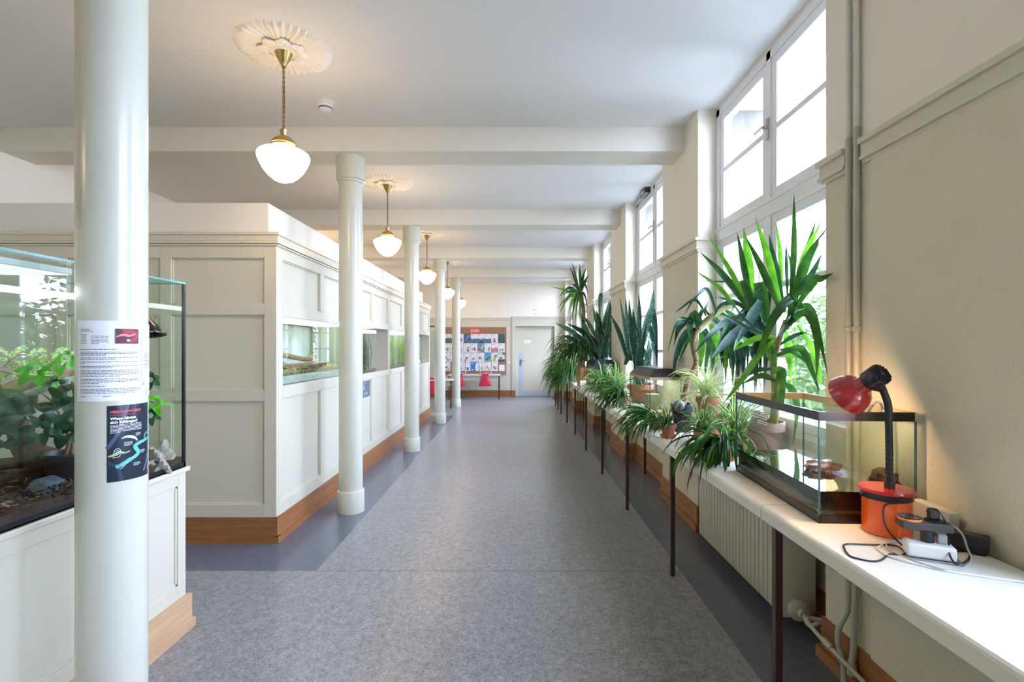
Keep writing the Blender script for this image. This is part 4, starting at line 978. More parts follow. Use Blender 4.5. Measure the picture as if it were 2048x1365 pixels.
redchair(-.855, 14.70, .728, 'red shell chair turned upside down on the desk, the right one in full view')
redchair(-1.62, 14.70, .728, 'red shell chair upturned on the desk, half hidden behind the last column')
redchair(-2.08, 12.55, .728, 'red shell chair upturned on the nearer desk behind the cabinets')
# ------------------------------------------------------------------ small tanks
def smalltank(x0, x1, y0, y1, z0, h, label, group=None, rim=None, hood=True, hoodc=None):
    t_ = thing('hooded_terrarium', label, 'terrarium', ((x0+x1)/2, (y0+y1)/2, z0), group)
    e_ = .005
    for a in ((x0,x0+e_,y0,y1),(x1-e_,x1,y0,y1),(x0+e_,x1-e_,y0,y0+e_),(x0+e_,x1-e_,y1-e_,y1)):
        MB().box(a[0],a[1],a[2],a[3],z0+.002,z0+h).build('pane', M['tank'], t_)
    q = MB(); q.box(x0,x1,y0,y1,z0,z0+.006)
    for x in (x0,x1):
        for y in (y0,y1): q.box(x-.003,x+.003,y-.003,y+.003,z0,z0+h)
    q.build('edge_seal', M['black'], t_)
    q = MB(); r_ = .012
    for a in ((x0-.004,x0+r_,y0-.004,y1+.004),(x1-r_,x1+.004,y0-.004,y1+.004),(x0+r_,x1-r_,y0-.004,y0+r_),(x0+r_,x1-r_,y1-r_,y1+.004)): q.box(a[0],a[1],a[2],a[3],z0+h-.002,z0+h+.022)
    q.build('rim', rim or M['barkl'], t_)
    if hood:
        za, zb = z0+h+.022, z0+h+.10; c = .06; vs = [(x0-.002,y0-.002,za),(x1+.002,y0-.002,za),(x1+.002,y1+.002,za),(x0-.002,y1+.002,za),(x0+c,y0+c,zb),(x1-c,y0+c,zb),(x1-c,y1-c,zb),(x0+c,y1-c,zb)]
        q = MB(); q.add(vs, [(0,1,5,4),(1,2,6,5),(2,3,7,6),(3,0,4,7),(4,5,6,7),(3,2,1,0)]); q.build('hood', hoodc or M['black'], t_, bevel=.004)
    return t_
t1 = smalltank(1.225, 1.505, 4.52, 5.30, TZ, .365, 'small glass tank with tan rim, lit inside, under a black hood on the table')
MB().box(1.25, 1.48, 4.60, 5.2, TZ+.362, TZ+.366).build('light_panel', emit('hood_light',(1,.9,.68),2.2), t1)
MB().box(1.232, 1.498, 4.53, 5.29, TZ+.006, TZ+.03).build('sand', pm('pale_sand','#c9bfa0',.95,bump=(80,.8,.01),var=(30,'#9f9678',.2)), t1)
q = MB(); rn = random.Random(3)
for k in range(9): q.blob((1.28+.12*rn.random(), 4.65+.25*rn.random(), TZ+.045), (.02,.02,.02), k, .5, 8)
q.build('pebble_pile', pm('cream_shells','#e3d9b4',.7), t1, smooth=True, kind='stuff')
MB().box(1.30, 1.42, 4.85, 5.0, TZ+.03, TZ+.2).build('stone_block', pm('mossy_stone','#8b9482',.9,bump=(20,.6,.02)), t1)
t2 = smalltank(1.16, 1.50, 7.30, 8.05, TZ, .37, 'farther glass tank with a dark blue-black hood, spider plants in front', hoodc=pm('blue_black_plastic','#1e2638',.35), rim=M['black'])
MB().box(1.17, 1.49, 7.31, 8.04, TZ+.006, TZ+.09).build('soil', M['soil'], t2)
# tanks inside the cabinets
def nichetank(y0, y1, z0, z1, label, back=None, x0=None):
    x1 = XP-.045; x0 = x0 or x1-.40
    t_ = thing('built_in_terrarium', label, 'terrarium', ((x0+x1)/2, (y0+y1)/2, z0), 'tanks built into the cabinets')
    MB().box(x1-.006, x1, y0, y1, z0+.002, z1).build('pane', M['tank'], t_)
    MB().box(x0, x1-.007, y0-.0, y0+.005, z0+.002, z1-.02).build('pane', M['tank'], t_)
    MB().box(x0, x1-.007, y1-.005, y1, z0+.002, z1-.02).build('pane', M['tank'], t_)
    if back: MB().box(x0-.006, x0, y0, y1, z0+.002, z1-.02).build('back_wall', back, t_)
    return t_
n1 = nichetank(4.08, 5.71, 1.232, 1.79, 'bright built-in terrarium with branches, straw and pale sand in the first cabinet', pm('terrarium_back','#8f9a90',.6,var=(3,'#c9d0c8',.2)))
MB().box(-2.30, -1.945, 4.10, 5.69, 1.234, 1.30).build('sand', pm('white_sand','#cfd2c4',.95,bump=(120,.8,.006),var=(60,'#a9ad9a',.2)), n1)
q = MB(); rn = random.Random(9)
for k in range(1500):
    c0 = V((rn.uniform(-2.2,-1.965), rn.uniform(4.12,5.6), 1.305+.045*rn.random())); d = V((rn.gauss(0,1), rn.gauss(0,1), rn.gauss(0,.25))).normalized()*rn.uniform(.02,.06)
    q.tube([c0-d*.8, c0+V((0,0,.012)), c0+d*.8], .0019, 3)
q.build('straw_bedding', pm('straw','#d6cf9c',.9), n1, kind='stuff')
q = MB(); q.tube([(-2.05,4.10,1.42),(-2.06,4.25,1.50),(-2.05,4.5,1.47),(-2.03,4.85,1.43),(-2.02,5.05,1.45)], [.036,.034,.026,.022,.03], 12, smooth=4); q.tube([(-2.05,4.2,1.48),(-2.0,4.35,1.38),(-1.98,4.45,1.32)], [.03,.024,.02], 10, smooth=4)
q.tube([(-2.15,4.15,1.34),(-2.1,4.6,1.35),(-2.02,5.3,1.37)], [.04,.045,.03], 10, smooth=4)
q.build('branch', M['barkl'], n1, smooth=True)
q = MB(); q.tube([(-2.0,4.62,1.33),(-1.99,4.9,1.34),(-1.99,5.25,1.37)], [.024,.03,.015], 10, smooth=3); q.build('dark_branch', M['bark'], n1, smooth=True)
MB().box(-2.25, -1.96, 4.12, 5.66, 1.776, 1.786).build('lamp_panel', emit('terrarium_lamp',(1,.97,.88),1.2), n1)
n2 = nichetank(5.83, 7.03, 1.214, 1.78, 'dark planted aquarium set back in the second cabinet with a violet lamp strip', M['black'])
MB().box(-2.32, -1.94, 5.84, 7.02, 1.735, 1.775).build('lamp_strip', emit('violet_lamp',(.75,.62,1),.8), n2)
MB().box(-2.32, -1.94, 5.84, 7.02, 1.216, 1.25).build('gravel', M['gravel'], n2, kind='stuff')
n3 = nichetank(7.58, 9.2, 1.214, 1.78, 'aquarium full of bright yellow-green plants in the third cabinet', pm('aquarium_back_teal','#3d6a60',.6))
MB().box(-2.32, -1.94, 7.6, 9.18, 1.765, 1.775).build('lamp_strip', emit('aquarium_lamp',(.95,1,.9),1.1), n3)
MB().box(-2.32, -1.94, 7.6, 9.18, 1.216, 1.26).build('gravel', M['gravel'], n3, kind='stuff')
n4 = nichetank(9.35, 10.35, 1.214, 1.76, 'small pale glass tank in the fourth cabinet, its end edges dark', pm('pale_back','#a9c0bd',.5))
MB().box(-2.32, -1.94, 9.36, 10.34, 1.216, 1.30).build('sand', pm('white_sand_b','#cfd2c4',.95), n4)
q = MB(); q.box(-1.936,-1.93,10.33,10.36,1.215,1.77); q.box(-1.936,-1.93,9.35,10.36,1.75,1.77); q.box(-1.936,-1.93,9.35,10.36,1.30,1.315); q.build('edge_seal', M['black'], n4)
def weeds(par, y0, y1, z0, z1, n, mats, seed):
    rn = random.Random(seed); q = MB()
    for k in range(n):
        x, y = rn.uniform(-2.28,-1.98), rn.uniform(y0+.04, y1-.04); h = rn.uniform(.6,1)*(z1-z0); a = rn.uniform(0,6.3)
        p = [V((x,y,z0)), V((x+.02*math.cos(a), y+.03*math.sin(a), z0+h*.5)), V((x-.02*math.cos(a), y-.04*math.sin(a), z0+h))]
        leaf(q, p, .012, up=V((math.cos(a*2), math.sin(a*2), 0)), m=k % len(mats), n=6)
    q.build('water_plants', mats, par, smooth=True, kind='stuff')
# ------------------------------------------------------------------ big vitrine on the left
vx, vy = -1.805, 2.746
cb_ = thing('vitrine_cabinet', 'white panelled base cabinet carrying the big glass vitrine on the left', 'cabinet', (-2.15, 1.8, 0))
vb, vn = -2.50, .35
q = MB(); q.box(vb, vx-.03, vn, vy-.03, .19, .868); q.build('carcass', M['panel'], cb_)
q = MB(); pv = [(2.285,2.684),(1.30,2.20),(.42,1.215)]
ys = [vy] + [v_ for p in pv for v_ in (p[1], p[0])] + [vn]
for j in range(0, len(ys)-1, 2): q.box(vx-.03, vx, ys[j+1], ys[j], .19, .868)
for p in pv: q.box(vx-.03, vx, p[0], p[1], .19, .264); q.box(vx-.03, vx, p[0], p[1], .801, .868)
q.box(vb, vx-.03, vy-.03, vy, .19, .868)
q.build('frame', M['panel'], cb_, bevel=.003)
for p in pv:
    q = MB(); q.box(vx-.028, vx-.014, p[0]-.002, p[1]+.002, .262, .803); g = .012
    q.box(vx-.016,vx-.007,p[0],p[0]+g,.264,.801); q.box(vx-.016,vx-.007,p[1]-g,p[1],.264,.801); q.box(vx-.016,vx-.007,p[0],p[1],.264,.264+g); q.box(vx-.016,vx-.007,p[0],p[1],.801-g,.801)
    q.build('panel', M['panel'], cb_, bevel=.001)
q = MB(); q.box(vb, vx+.022, vn, vy+.022, 0, .19); q.box(vb, vx+.034, vn, vy+.034, 0, .052); q.build('plinth', wood('pale_oak_plinth', '#c09a72', '#d3b189', .4), cb_, bevel=.003)
MB().box(vb-.01, vx+.016, vn, vy+.016, .868, .893).build('top_slab', M['panel'], cb_, bevel=.004)
vt = thing('vitrine', 'tall glass vitrine with plants, driftwood and lit tubes on the left cabinet', 'terrarium', (-2.15, 1.8, .893))
X1, Y1, Zb, Zt = -1.806, 2.742, .8935, 1.893; Xb = -2.49; Yn = .40
for a in ((X1-.008,X1,Yn,Y1),(Xb,Xb+.008,Yn,Y1),(Xb+.008,X1-.008,Y1-.008,Y1),(Xb+.008,X1-.008,Yn,Yn+.008)):
    MB().box(a[0],a[1],a[2],a[3],Zb+.006,Zt).build('pane', M['tank'], vt)
MB().box(Xb,X1,Yn,Y1,Zt,Zt+.008).build('lid_pane', M['tank'], vt)
q = MB(); q.box(X1-.0005,X1+.0015,Yn,Y1+.0015,Zt-.001,Zt+.009); q.box(Xb,X1,Y1-.0,Y1+.0015,Zt-.001,Zt+.009); q.build('glass_edge', M['gedge'], vt)
q = MB(); q.box(X1-.010,X1+.002,Y1-.014,Y1+.002,Zb,Zt-.002); q.build('corner_seal', M['black'], vt)
q = MB(); q.box(Xb,X1+.002,Yn,Y1+.002,Zb,Zb+.006); q.box(X1-.008,X1+.002,Yn,Y1+.002,Zb,Zb+.026); q.box(Xb,X1,Y1-.008,Y1+.002,Zb,Zb+.026); q.build('bottom_frame', M['black'], vt)
q = MB(); q.box(Xb+.02,X1-.02,1.92,1.925,Zb+.05,Zt-.01); q.build('divider_pane', M['tank'], vt)
def tubel(x, z, y0, y1, label):
    l_ = thing('tube_lamp', label, 'tube lamp', (x, (y0+y1)/2, z), 'fluorescent tubes in the vitrine')
    MB().cyl((x,y0,z),(x,y1,z),.014,n=16).build('lit_tube', M['tubel'], l_, smooth=True)
    MB().cyl((x,y0-.03,z),(x,y0,z),.016,n=16).build('end_cap', M['black'], l_, smooth=True); MB().cyl((x,y1,z),(x,y1+.02,z),.016,n=16).build('end_cap', M['black'], l_, smooth=True)
tubel(-2.10, 1.79, .6, 2.66, 'upper bright tube lamp running along inside the top of the vitrine')
q = MB(); q.box(-2.36,-1.90,.6,2.15,1.858,1.885); tag(q.build('lamp_reflector', M['frame'], bevel=.004), 'white reflector housing under the glass lid above the bright tube', 'lamp reflector')
rn = random.Random(21); q = MB()
nx, ny = 10, 34; vs = []
for j in range(ny+1):
    for i in range(nx+1): vs.append((Xb+.012+(X1-Xb-.024)*i/nx, Yn+.02+(Y1-Yn-.035)*j/ny, Zb+.035+.028*rn.random()+.03*(1-i/nx)))
q.add(vs, [(j*(nx+1)+i, j*(nx+1)+i+1, (j+1)*(nx+1)+i+1, (j+1)*(nx+1)+i) for j in range(ny) for i in range(nx)])
for j in range(ny):
    a, b = vs[j*(nx+1)+nx], vs[(j+1)*(nx+1)+nx]; q.quad((a[0]+.001,a[1],Zb+.008),(b[0]+.001,b[1],Zb+.008),(b[0]+.001,b[1],b[2]),(a[0]+.001,a[1],a[2]))
for k in range(2600):
    c0 = V((rn.uniform(Xb+.03, X1-.02), rn.uniform(1.2, Y1-.03), Zb+.055+.03*rn.random()))
    R_ = Matrix.Rotation(rn.uniform(0,6.3),3,'Z') @ Matrix.Rotation(rn.gauss(0,.4),3,'X') @ Matrix.Rotation(rn.gauss(0,.4),3,'Y')
    q.obox(c0, (rn.uniform(.01,.035), rn.uniform(.004,.012), rn.uniform(.002,.006)), R_, rn.choice((0,0,1,2)))
tag(q.build('bark_mulch', [M['chips'], pm('chip_light','#8a6b52',.95), pm('chip_dark','#2c1f18',.95)]), 'dark brown bark mulch covering the vitrine floor', 'bark mulch', kind='stuff')
def lump(c, r, name, mat, label, cat, seed=0, amp=.25, rz=0, ry=0):
    R_ = Matrix.Rotation(rz,3,'Z') @ Matrix.Rotation(ry,3,'Y'); return tag(MB().blob(c, r, seed, amp, 28, rot=R_).build(name, mat, smooth=True, ang=50), label, cat)
lump(P(92,975,2.1), (.055,.115,.038), 'rock', M['rockb'], 'blue grey smooth rock on the bark in front of the black pot', 'rock', 4, .22, .5, .1)
lump(P(14,1010,1.95), (.07,.10,.035), 'rock', pm('dark_brown_stone','#5a5348',.8,bump=(18,.8,.02),var=(9,'#2c2822',.2)), 'small dark rounded stone at the left end of the bark floor', 'rock', 6, .22)
lump(P(318,925,2.62), (.055,.10,.085), 'rock', M['rockw'], 'pale speckled rock at the far end of the vitrine', 'rock', 12, .35, .4)
def log(pts, rs, name, mat, label, n=12, sm=5):
    return tag(MB().tube(pts, rs, n, smooth=sm).build(name, mat, smooth=True, ang=50), label, 'driftwood', 'driftwood in the vitrine')
log([P(-40,985,2.1), P(30,968,2.2), P(80,950,2.3), P(140,935,2.5)], [.05,.045,.04,.03], 'log', M['bark'], 'thick brown log lying on the bark behind the blue rock')
log([P(-30,934,2.15), P(30,927,2.2), P(65,932,2.25), P(84,930,2.27)], [.028,.026,.015,.008], 'branch', M['bark'], 'split dark branch hanging horizontally above the log')
log([P(18,800,2.2), P(34,850,2.2), P(60,905,2.22), P(110,925,2.3), P(150,935,2.35)], [.035,.04,.055,.06,.05], 'log', M['bark'], 'dark twisted trunk rising diagonally to a sawn end')
log([P(-20,800,2.3), P(30,775,2.35), P(90,757,2.4), P(150,740,2.45)], [.03,.032,.03,.028], 'branch', M['barkl'], 'pale upper branch crossing the vitrine behind the leaves')
log([P(15,797,2.12), P(60,788,2.15), P(110,770,2.2), P(180,745,2.3)], [.014,.016,.014,.012], 'branch', pm('grey_green_branch','#a7a98c',.8), 'thin grey green branch in front of the pale one', sm=4)
q = MB().cyl(P(57,815,2.14), P(60,792,2.14), .026, n=18); tag(q.build('log', pm('sawn_stub_bark','#4a382b',.9), smooth=True), 'short upright stub with a fresh sawn top', 'driftwood', 'driftwood in the vitrine')
q = MB().cyl(P(60,792,2.14), P(60.3,791,2.14), .024, n=18); 
bp_ = thing('potted_schefflera', 'broad-leaved schefflera in a black pot inside the vitrine', 'potted plant', P(132,968,2.22))
pc = P(134,968,2.22); pc.z = Zb+.06
MB().lathe([(.062,0),(.085,.115),(.090,.118),(.090,.13),(.084,.13),(.078,.105),(0,.105)], pc, 36, cap=False).build('pot', M['black'], bp_, smooth=True)
MB().lathe([(0,.104),(.078,.104)], pc, 24, cap=False).build('soil', M['soil'], bp_)
q = MB(); q.tube([pc+V((-.01,0,.1)), P(138,880,2.22), P(128,850,2.2), P(118,828,2.17)], [.009,.008,.007,.005], 8, smooth=4); q.tube([pc+V((.015,.01,.1)), P(146,880,2.25), P(150,800,2.3), P(142,757,2.25)], [.009,.008,.007,.005], 8, smooth=4)
q.tube([P(118,828,2.17), P(100,800,2.1), P(70,780,2.08)], [.004,.003,.002], 6, smooth=4); q.tube([P(118,828,2.17), P(80,850,2.08), P(20,820,2.02)], [.004,.003,.002], 6, smooth=4)
q.build('stem', pm('reddish_stem','#7d5a40',.7), bp_, smooth=True)
def cluster(mb, c, R_, n, w_, seed, m, droop=.4, axis=V((0,0,1)), spread=(0,6.283)):
    rn = random.Random(seed); a0 = rn.uniform(0,1)
    ax = axis.normalized(); u = ax.orthogonal().normalized(); v = ax.cross(u)
    for i in range(n):
        a = spread[0]+a0+(spread[1]-spread[0])*i/n; d = u*math.cos(a)+v*math.sin(a); L = R_*rn.uniform(.8,1.1)
        p0 = c + d*.012; p1 = c + d*L*.5 + ax*L*.10; p2 = c + d*L - ax*L*droop
        leaf(mb, [p0, p1, p2], w_*rn.uniform(.85,1.1), up=ax+d*.2, m=m, n=10, fold=.12, prof='oval')
lm_ = [G['sch'], G['schl'], G['sch']]
q = MB()
F_ = V((.85,-.9,.55))
for i, (x, y, Yd, r_, n_, w_, mt) in enumerate(((118,825,2.14,.10,6,.05,0),(22,822,2.02,.085,6,.055,0),(78,862,2.06,.075,6,.035,0),(10,876,1.98,.06,5,.045,0),(66,748,2.12,.075,5,.045,1),(122,730,2.2,.06,5,.038,1),(135,716,2.25,.05,5,.035,1),(98,762,2.16,.05,5,.028,1),(142,788,2.12,.07,6,.038,0),(0,846,1.95,.07,5,.055,0),(132,866,2.14,.075,5,.05,0),(112,770,2.05,.045,5,.026,0),(-10,800,1.95,.09,5,.05,0),(150,842,2.2,.07,5,.04,0))):
    cluster(q, P(x,y,Yd), r_, n_, w_, i, mt, .35, F_ + V((random.Random(i).gauss(0,.3), 0, random.Random(i+50).gauss(0,.3))))
q.build('foliage', lm_, bp_, smooth=True, ang=80)
q = MB()
for i, (x, y, Yd, r_) in enumerate(((300,760,2.3,.05),(306,806,2.3,.06),(300,832,2.3,.05))): cluster(q, P(x,y,Yd), r_, 6, .028, i+70, i % 2, .6, V((.6,-.9,.4)))
q.tube([P(230,780,2.3), P(270,790,2.3), P(306,806,2.3)], .002, 5, smooth=4); 
tag(q.build('schefflera_sprig', [G['sch'], G['schl']], smooth=True, ang=80), 'small green leaf sprig showing just right of the nearest column', 'plant')
fp = thing('variegated_ficus', 'cream and green variegated ficus twigs at the top left of the vitrine', 'plant', P(20,800,2.2))
q = MB(); q.tube([P(50,756,2.2), P(40,735,2.2), P(18,720,2.2), P(-5,712,2.2)], [.005,.004,.003,.002], 6, smooth=4); q.tube([P(52,756,2.2), P(15,746,2.15), P(-10,740,2.15)], [.005,.004,.003], 6, smooth=4); q.tube([P(8,735,2.18),P(20,722,2.2),P(45,705,2.22)], .0025, 6, smooth=4); q.tube([P(120,730,2.3),P(113,705,2.3),P(128,700,2.3)], .002, 6, smooth=4)
q.build('twig', pm('ficus_twig','#b58a68',.8), fp, smooth=True)
q = MB(); rn = random.Random(2)
for i in range(46):
    x, y = (rn.uniform(-5,88), rn.uniform(696,752)) if i < 36 else (rn.uniform(95,140), rn.uniform(694,716))
    c0 = P(x, y, rn.uniform(2.12,2.35)); d = V((rn.gauss(0,1), rn.gauss(0,1), rn.gauss(-.2,.5))).normalized()
    leaf(q, [c0, c0+d*.022+V((0,0,.004)), c0+d*.048], .024, up=V((.5,-.8,.7))+V((rn.gauss(0,.4),rn.gauss(0,.4),0)), m=0, n=8, fold=.15, prof='oval')
q.build('foliage', [G['fic']], fp, smooth=True, ang=80)
hl = thing('heat_lamp', 'black dome heat lamp hanging inside the vitrine beside the nearest column', 'lamp', P(296,672,2.45))
hc = P(293,668,2.4); 
MB().lathe([(.02,.075),(.03,.06),(.055,.03),(.066,.004),(.082,-.004),(.082,-.008),(.064,-.002),(.052,.026),(.018,.07)], hc, 32, axis=(-.15,0.1,1), cap=False).build('dome', pm('black_enamel','#15161a',.2), hl, smooth=True)
MB().tube([hc+V((0,0,.07)), hc+V((0,0,.14)), V((hc.x,hc.y,Zt-.002))], .003, 6, smooth=4).build('cord', M['black'], hl, smooth=True)
cc = P(314,650,2.5)
q = MB(); 
for k in range(3): q.tube([cc+V((.016*math.cos(t_*.5+k*.1),.0,.022+.02*math.sin(t_*.5))) for t_ in range(13)], .0012, 5)
q.tube([P(296,660,2.45),P(310,655,2.45),P(322,651,2.45)], .002, 5, smooth=4)
tag(q.build('cable_loop', pm('olive_wire','#77765e',.5), smooth=True), 'loop of thin wire hanging inside the right end of the vitrine', 'cable')
# ------------------------------------------------------------------ water plants in the cabinets
weeds(n2, 5.84, 7.0, 1.25, 1.74, 260, [leafmat('weed_dark','#355a3a','#1d3a28',.3)], 1)
weeds(n3, 7.6, 9.18, 1.26, 1.75, 330, [leafmat('weed_bright','#8fb83a','#3f7a34',.5), leafmat('weed_yellow','#c9cf4a','#8fae3a',.5)], 2)
# ------------------------------------------------------------------ pots
def pot(par, c, r, h, mat=None, saucer=False, soil=True):
    mat = mat or M['terra']; c = V(c); z = .012 if saucer else 0
    if saucer: MB().lathe([(r*.85,0),(r*1.02,.022),(r*.97,.022),(r*.8,.006),(0,.006)], c, 32, cap=False).build('saucer', mat, par, smooth=True)
    MB().lathe([(r*.68,z),(r*.89,h*.72),(r*1.0,h*.72),(r*1.0,h),(r*.93,h),(r*.88,h*.88),(0,h*.88)], c, 36, cap=False).build('pot', mat, par, smooth=True)
    if soil: MB().lathe([(0,h*.885),(r*.88,h*.885)], c, 24, cap=False).build('soil', M['soil'], par)
XMX = 1.685
PIERS = [(yc-.505, yc+.505) for yc in PC]
def safe(p, floor_z=None):
    """keep leaves out of the wall and above the table where they lie on it"""
    x, y, z = p; lim = XMX
    for a, b in PIERS:
        if a-.02 < y < b+.02 and z < 3.3: lim = XW-.03
    if x > lim: x = lim
    if x > TX-.012 and z < TZ+.006 and z > .70: z = TZ+.006
    elif x > TX-.012 and z <= .70: x = TX-.012
    return V((x, y, z))
def px(lst, Y0_, Ys=None):
    return [P(a[0], a[1], a[2] if len(a) > 2 else Y0_) for a in lst]
# --- big yucca in the first window
yp = thing('yucca', 'big yucca with long upright leaves in a pale terracotta pot behind the open aquarium', 'potted plant', (1.568, 3.14, TZ))
pot(yp, (1.568, 3.14, TZ), .118, .20, M['terra2'])
q = MB(); q.tube([V((1.56,3.13,TZ+.17)), P(1546,845,3.05), P(1551,800,2.95), P(1549,760,2.9), P(1547,735,2.85), P(1553,700,2.83), P(1562,670,2.82), P(1572,640,2.80)], [.030,.027,.022,.019,.018,.018,.016,.012], 12, smooth=4)
q.build('trunk', M['greenstem'], yp, smooth=True)
q = MB(); q.blob(V((1.53,3.10,TZ+.20)), (.06,.05,.055), 3, .35, 16); q.build('cut_stump', M['trunk'], yp, smooth=True)
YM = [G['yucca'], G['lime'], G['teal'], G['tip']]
def ylf(mb, pts, wpx, m, Yd, prof='yucca', tw=0, tip=3, n=14):
    c = px(pts, Yd); w_ = wpx*Yd/1000*1.12
    view = (V((0,0,EYE)) - c[len(c)//2]).normalized()
    up = view + V((0,0,1))*tw
    leaf(mb, c, w_, up=up, m=m, n=n, fold=.22, prof=prof, tip=tip, cr=safe)
q = MB()
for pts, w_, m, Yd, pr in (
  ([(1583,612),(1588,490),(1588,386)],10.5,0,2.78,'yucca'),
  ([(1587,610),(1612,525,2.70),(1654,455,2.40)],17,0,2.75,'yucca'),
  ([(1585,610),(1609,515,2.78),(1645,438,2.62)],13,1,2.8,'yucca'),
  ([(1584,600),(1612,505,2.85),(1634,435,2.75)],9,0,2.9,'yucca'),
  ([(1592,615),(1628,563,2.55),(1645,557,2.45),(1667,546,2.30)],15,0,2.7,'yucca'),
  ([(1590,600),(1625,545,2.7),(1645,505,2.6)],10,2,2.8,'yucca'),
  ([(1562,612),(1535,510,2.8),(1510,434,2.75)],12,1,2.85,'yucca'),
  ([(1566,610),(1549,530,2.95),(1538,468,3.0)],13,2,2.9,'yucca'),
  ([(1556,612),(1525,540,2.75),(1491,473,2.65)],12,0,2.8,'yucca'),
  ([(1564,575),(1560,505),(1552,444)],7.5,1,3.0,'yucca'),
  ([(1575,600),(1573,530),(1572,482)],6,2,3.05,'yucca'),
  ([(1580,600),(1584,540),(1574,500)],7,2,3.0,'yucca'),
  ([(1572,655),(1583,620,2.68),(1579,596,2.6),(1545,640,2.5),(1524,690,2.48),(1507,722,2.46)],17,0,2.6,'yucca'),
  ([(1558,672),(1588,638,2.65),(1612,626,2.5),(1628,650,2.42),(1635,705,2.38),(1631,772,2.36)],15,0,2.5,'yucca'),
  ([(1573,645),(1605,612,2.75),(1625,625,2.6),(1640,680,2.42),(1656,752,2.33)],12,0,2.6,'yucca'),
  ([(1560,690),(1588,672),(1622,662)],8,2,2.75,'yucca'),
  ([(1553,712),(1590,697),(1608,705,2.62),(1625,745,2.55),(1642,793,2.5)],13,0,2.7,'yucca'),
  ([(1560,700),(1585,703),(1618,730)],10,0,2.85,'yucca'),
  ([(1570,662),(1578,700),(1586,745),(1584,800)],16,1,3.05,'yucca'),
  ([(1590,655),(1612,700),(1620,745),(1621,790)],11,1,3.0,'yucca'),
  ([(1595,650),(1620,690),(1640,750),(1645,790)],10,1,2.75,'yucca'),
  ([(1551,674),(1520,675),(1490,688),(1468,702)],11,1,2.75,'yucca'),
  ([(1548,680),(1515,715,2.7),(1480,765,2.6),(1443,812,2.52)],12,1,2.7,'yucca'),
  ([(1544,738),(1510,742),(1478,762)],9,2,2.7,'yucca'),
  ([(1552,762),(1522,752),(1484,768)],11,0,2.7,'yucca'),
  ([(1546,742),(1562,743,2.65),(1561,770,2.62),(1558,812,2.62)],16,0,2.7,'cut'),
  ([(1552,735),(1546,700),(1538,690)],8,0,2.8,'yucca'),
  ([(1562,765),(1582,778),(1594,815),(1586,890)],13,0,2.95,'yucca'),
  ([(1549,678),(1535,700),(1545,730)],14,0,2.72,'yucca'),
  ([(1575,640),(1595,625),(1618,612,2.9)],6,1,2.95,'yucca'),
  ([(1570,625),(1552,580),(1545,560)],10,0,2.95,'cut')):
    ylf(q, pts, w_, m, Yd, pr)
q.build('foliage', YM, yp, smooth=True, ang=75)
# --- second yucca just behind
y2 = thing('yucca', 'second darker yucca with drooping leaves between the leaning dracaena and the big yucca', 'potted plant', (1.585, 3.74, TZ))
pot(y2, (1.585, 3.74, TZ), .088, .17, M['terra'])
MB().tube([V((1.585,3.74,TZ+.14)), P(1473,780,3.6), P(1482,700,3.55), P(1500,640,3.45), P(1503,615,3.4)], [.024,.022,.02,.018,.012], 12, smooth=4).build('trunk', M['trunk'], y2, smooth=True)
q = MB()
for pts, w_, m, Yd in (
  ([(1500,618),(1458,538,3.3),(1416,470,3.2)],9,1,3.35),([(1496,618),(1448,552,3.25),(1400,504,3.15)],12,0,3.3),([(1470,612),(1438,575,3.2),(1391,542,3.1)],8,1,3.2),
  ([(1497,618),(1465,603,3.3),(1432,594,3.2)],8,0,3.3),([(1503,612),(1487,530,3.4),(1474,464,3.4)],11,0,3.4),([(1506,610),(1496,520,3.45),(1487,455,3.45)],15,1,3.45),
  ([(1500,615),(1478,570),(1405,562)],6,2,3.5),([(1508,600),(1530,560),(1540,505)],6,2,3.45),([(1512,620),(1535,580),(1548,555)],12,1,3.4),
  ([(1520,602),(1500,640,3.15),(1466,698,3.05)],18,2,3.2),([(1498,640),(1455,682,3.1),(1420,722,3.0)],16,2,3.2),([(1490,628),(1450,645,3.1),(1420,670,3.0),(1386,710,2.95)],11,2,3.1),
  ([(1500,655),(1468,640,3.2),(1430,628,3.1)],8,1,3.2),([(1520,672),(1475,645,3.1),(1440,628,3.0)],7,2,3.1),([(1530,668),(1490,640),(1462,600)],5,2,3.1),([(1505,690),(1480,680,3.1),(1467,703,3.0)],12,1,3.2),
  ([(1490,620),(1470,605),(1440,612),(1425,640)],8,2,3.4),([(1510,615),(1528,590),(1540,600),(1530,650)],14,2,3.3)):
    ylf(q, pts, w_, m, Yd)
for pts, w_ in (([(1500,615),(1495,585),(1487,560)],15),([(1532,645),(1525,600),(1519,565)],20),([(1515,640),(1505,600),(1525,580)],12)): ylf(q, pts, w_, 0, 3.25, 'cut', tip=None)
rn = random.Random(4)
for i in range(36):
    x0 = rn.uniform(1484,1512); tx = rn.uniform(1440,1535); ty = rn.uniform(720,800); md = (x0+tx)/2+rn.uniform(-6,6)
    ylf(q, [(x0,rn.uniform(615,655)),(md,650,3.3+.2*rn.random()),(tx,690,3.3+.25*rn.random()),(tx+rn.uniform(-4,4),ty,3.35+.2*rn.random())], rn.uniform(10,17), rn.choice((0,0,2,2,2,1)), 3.45)
q.build('foliage', YM, y2, smooth=True, ang=75)
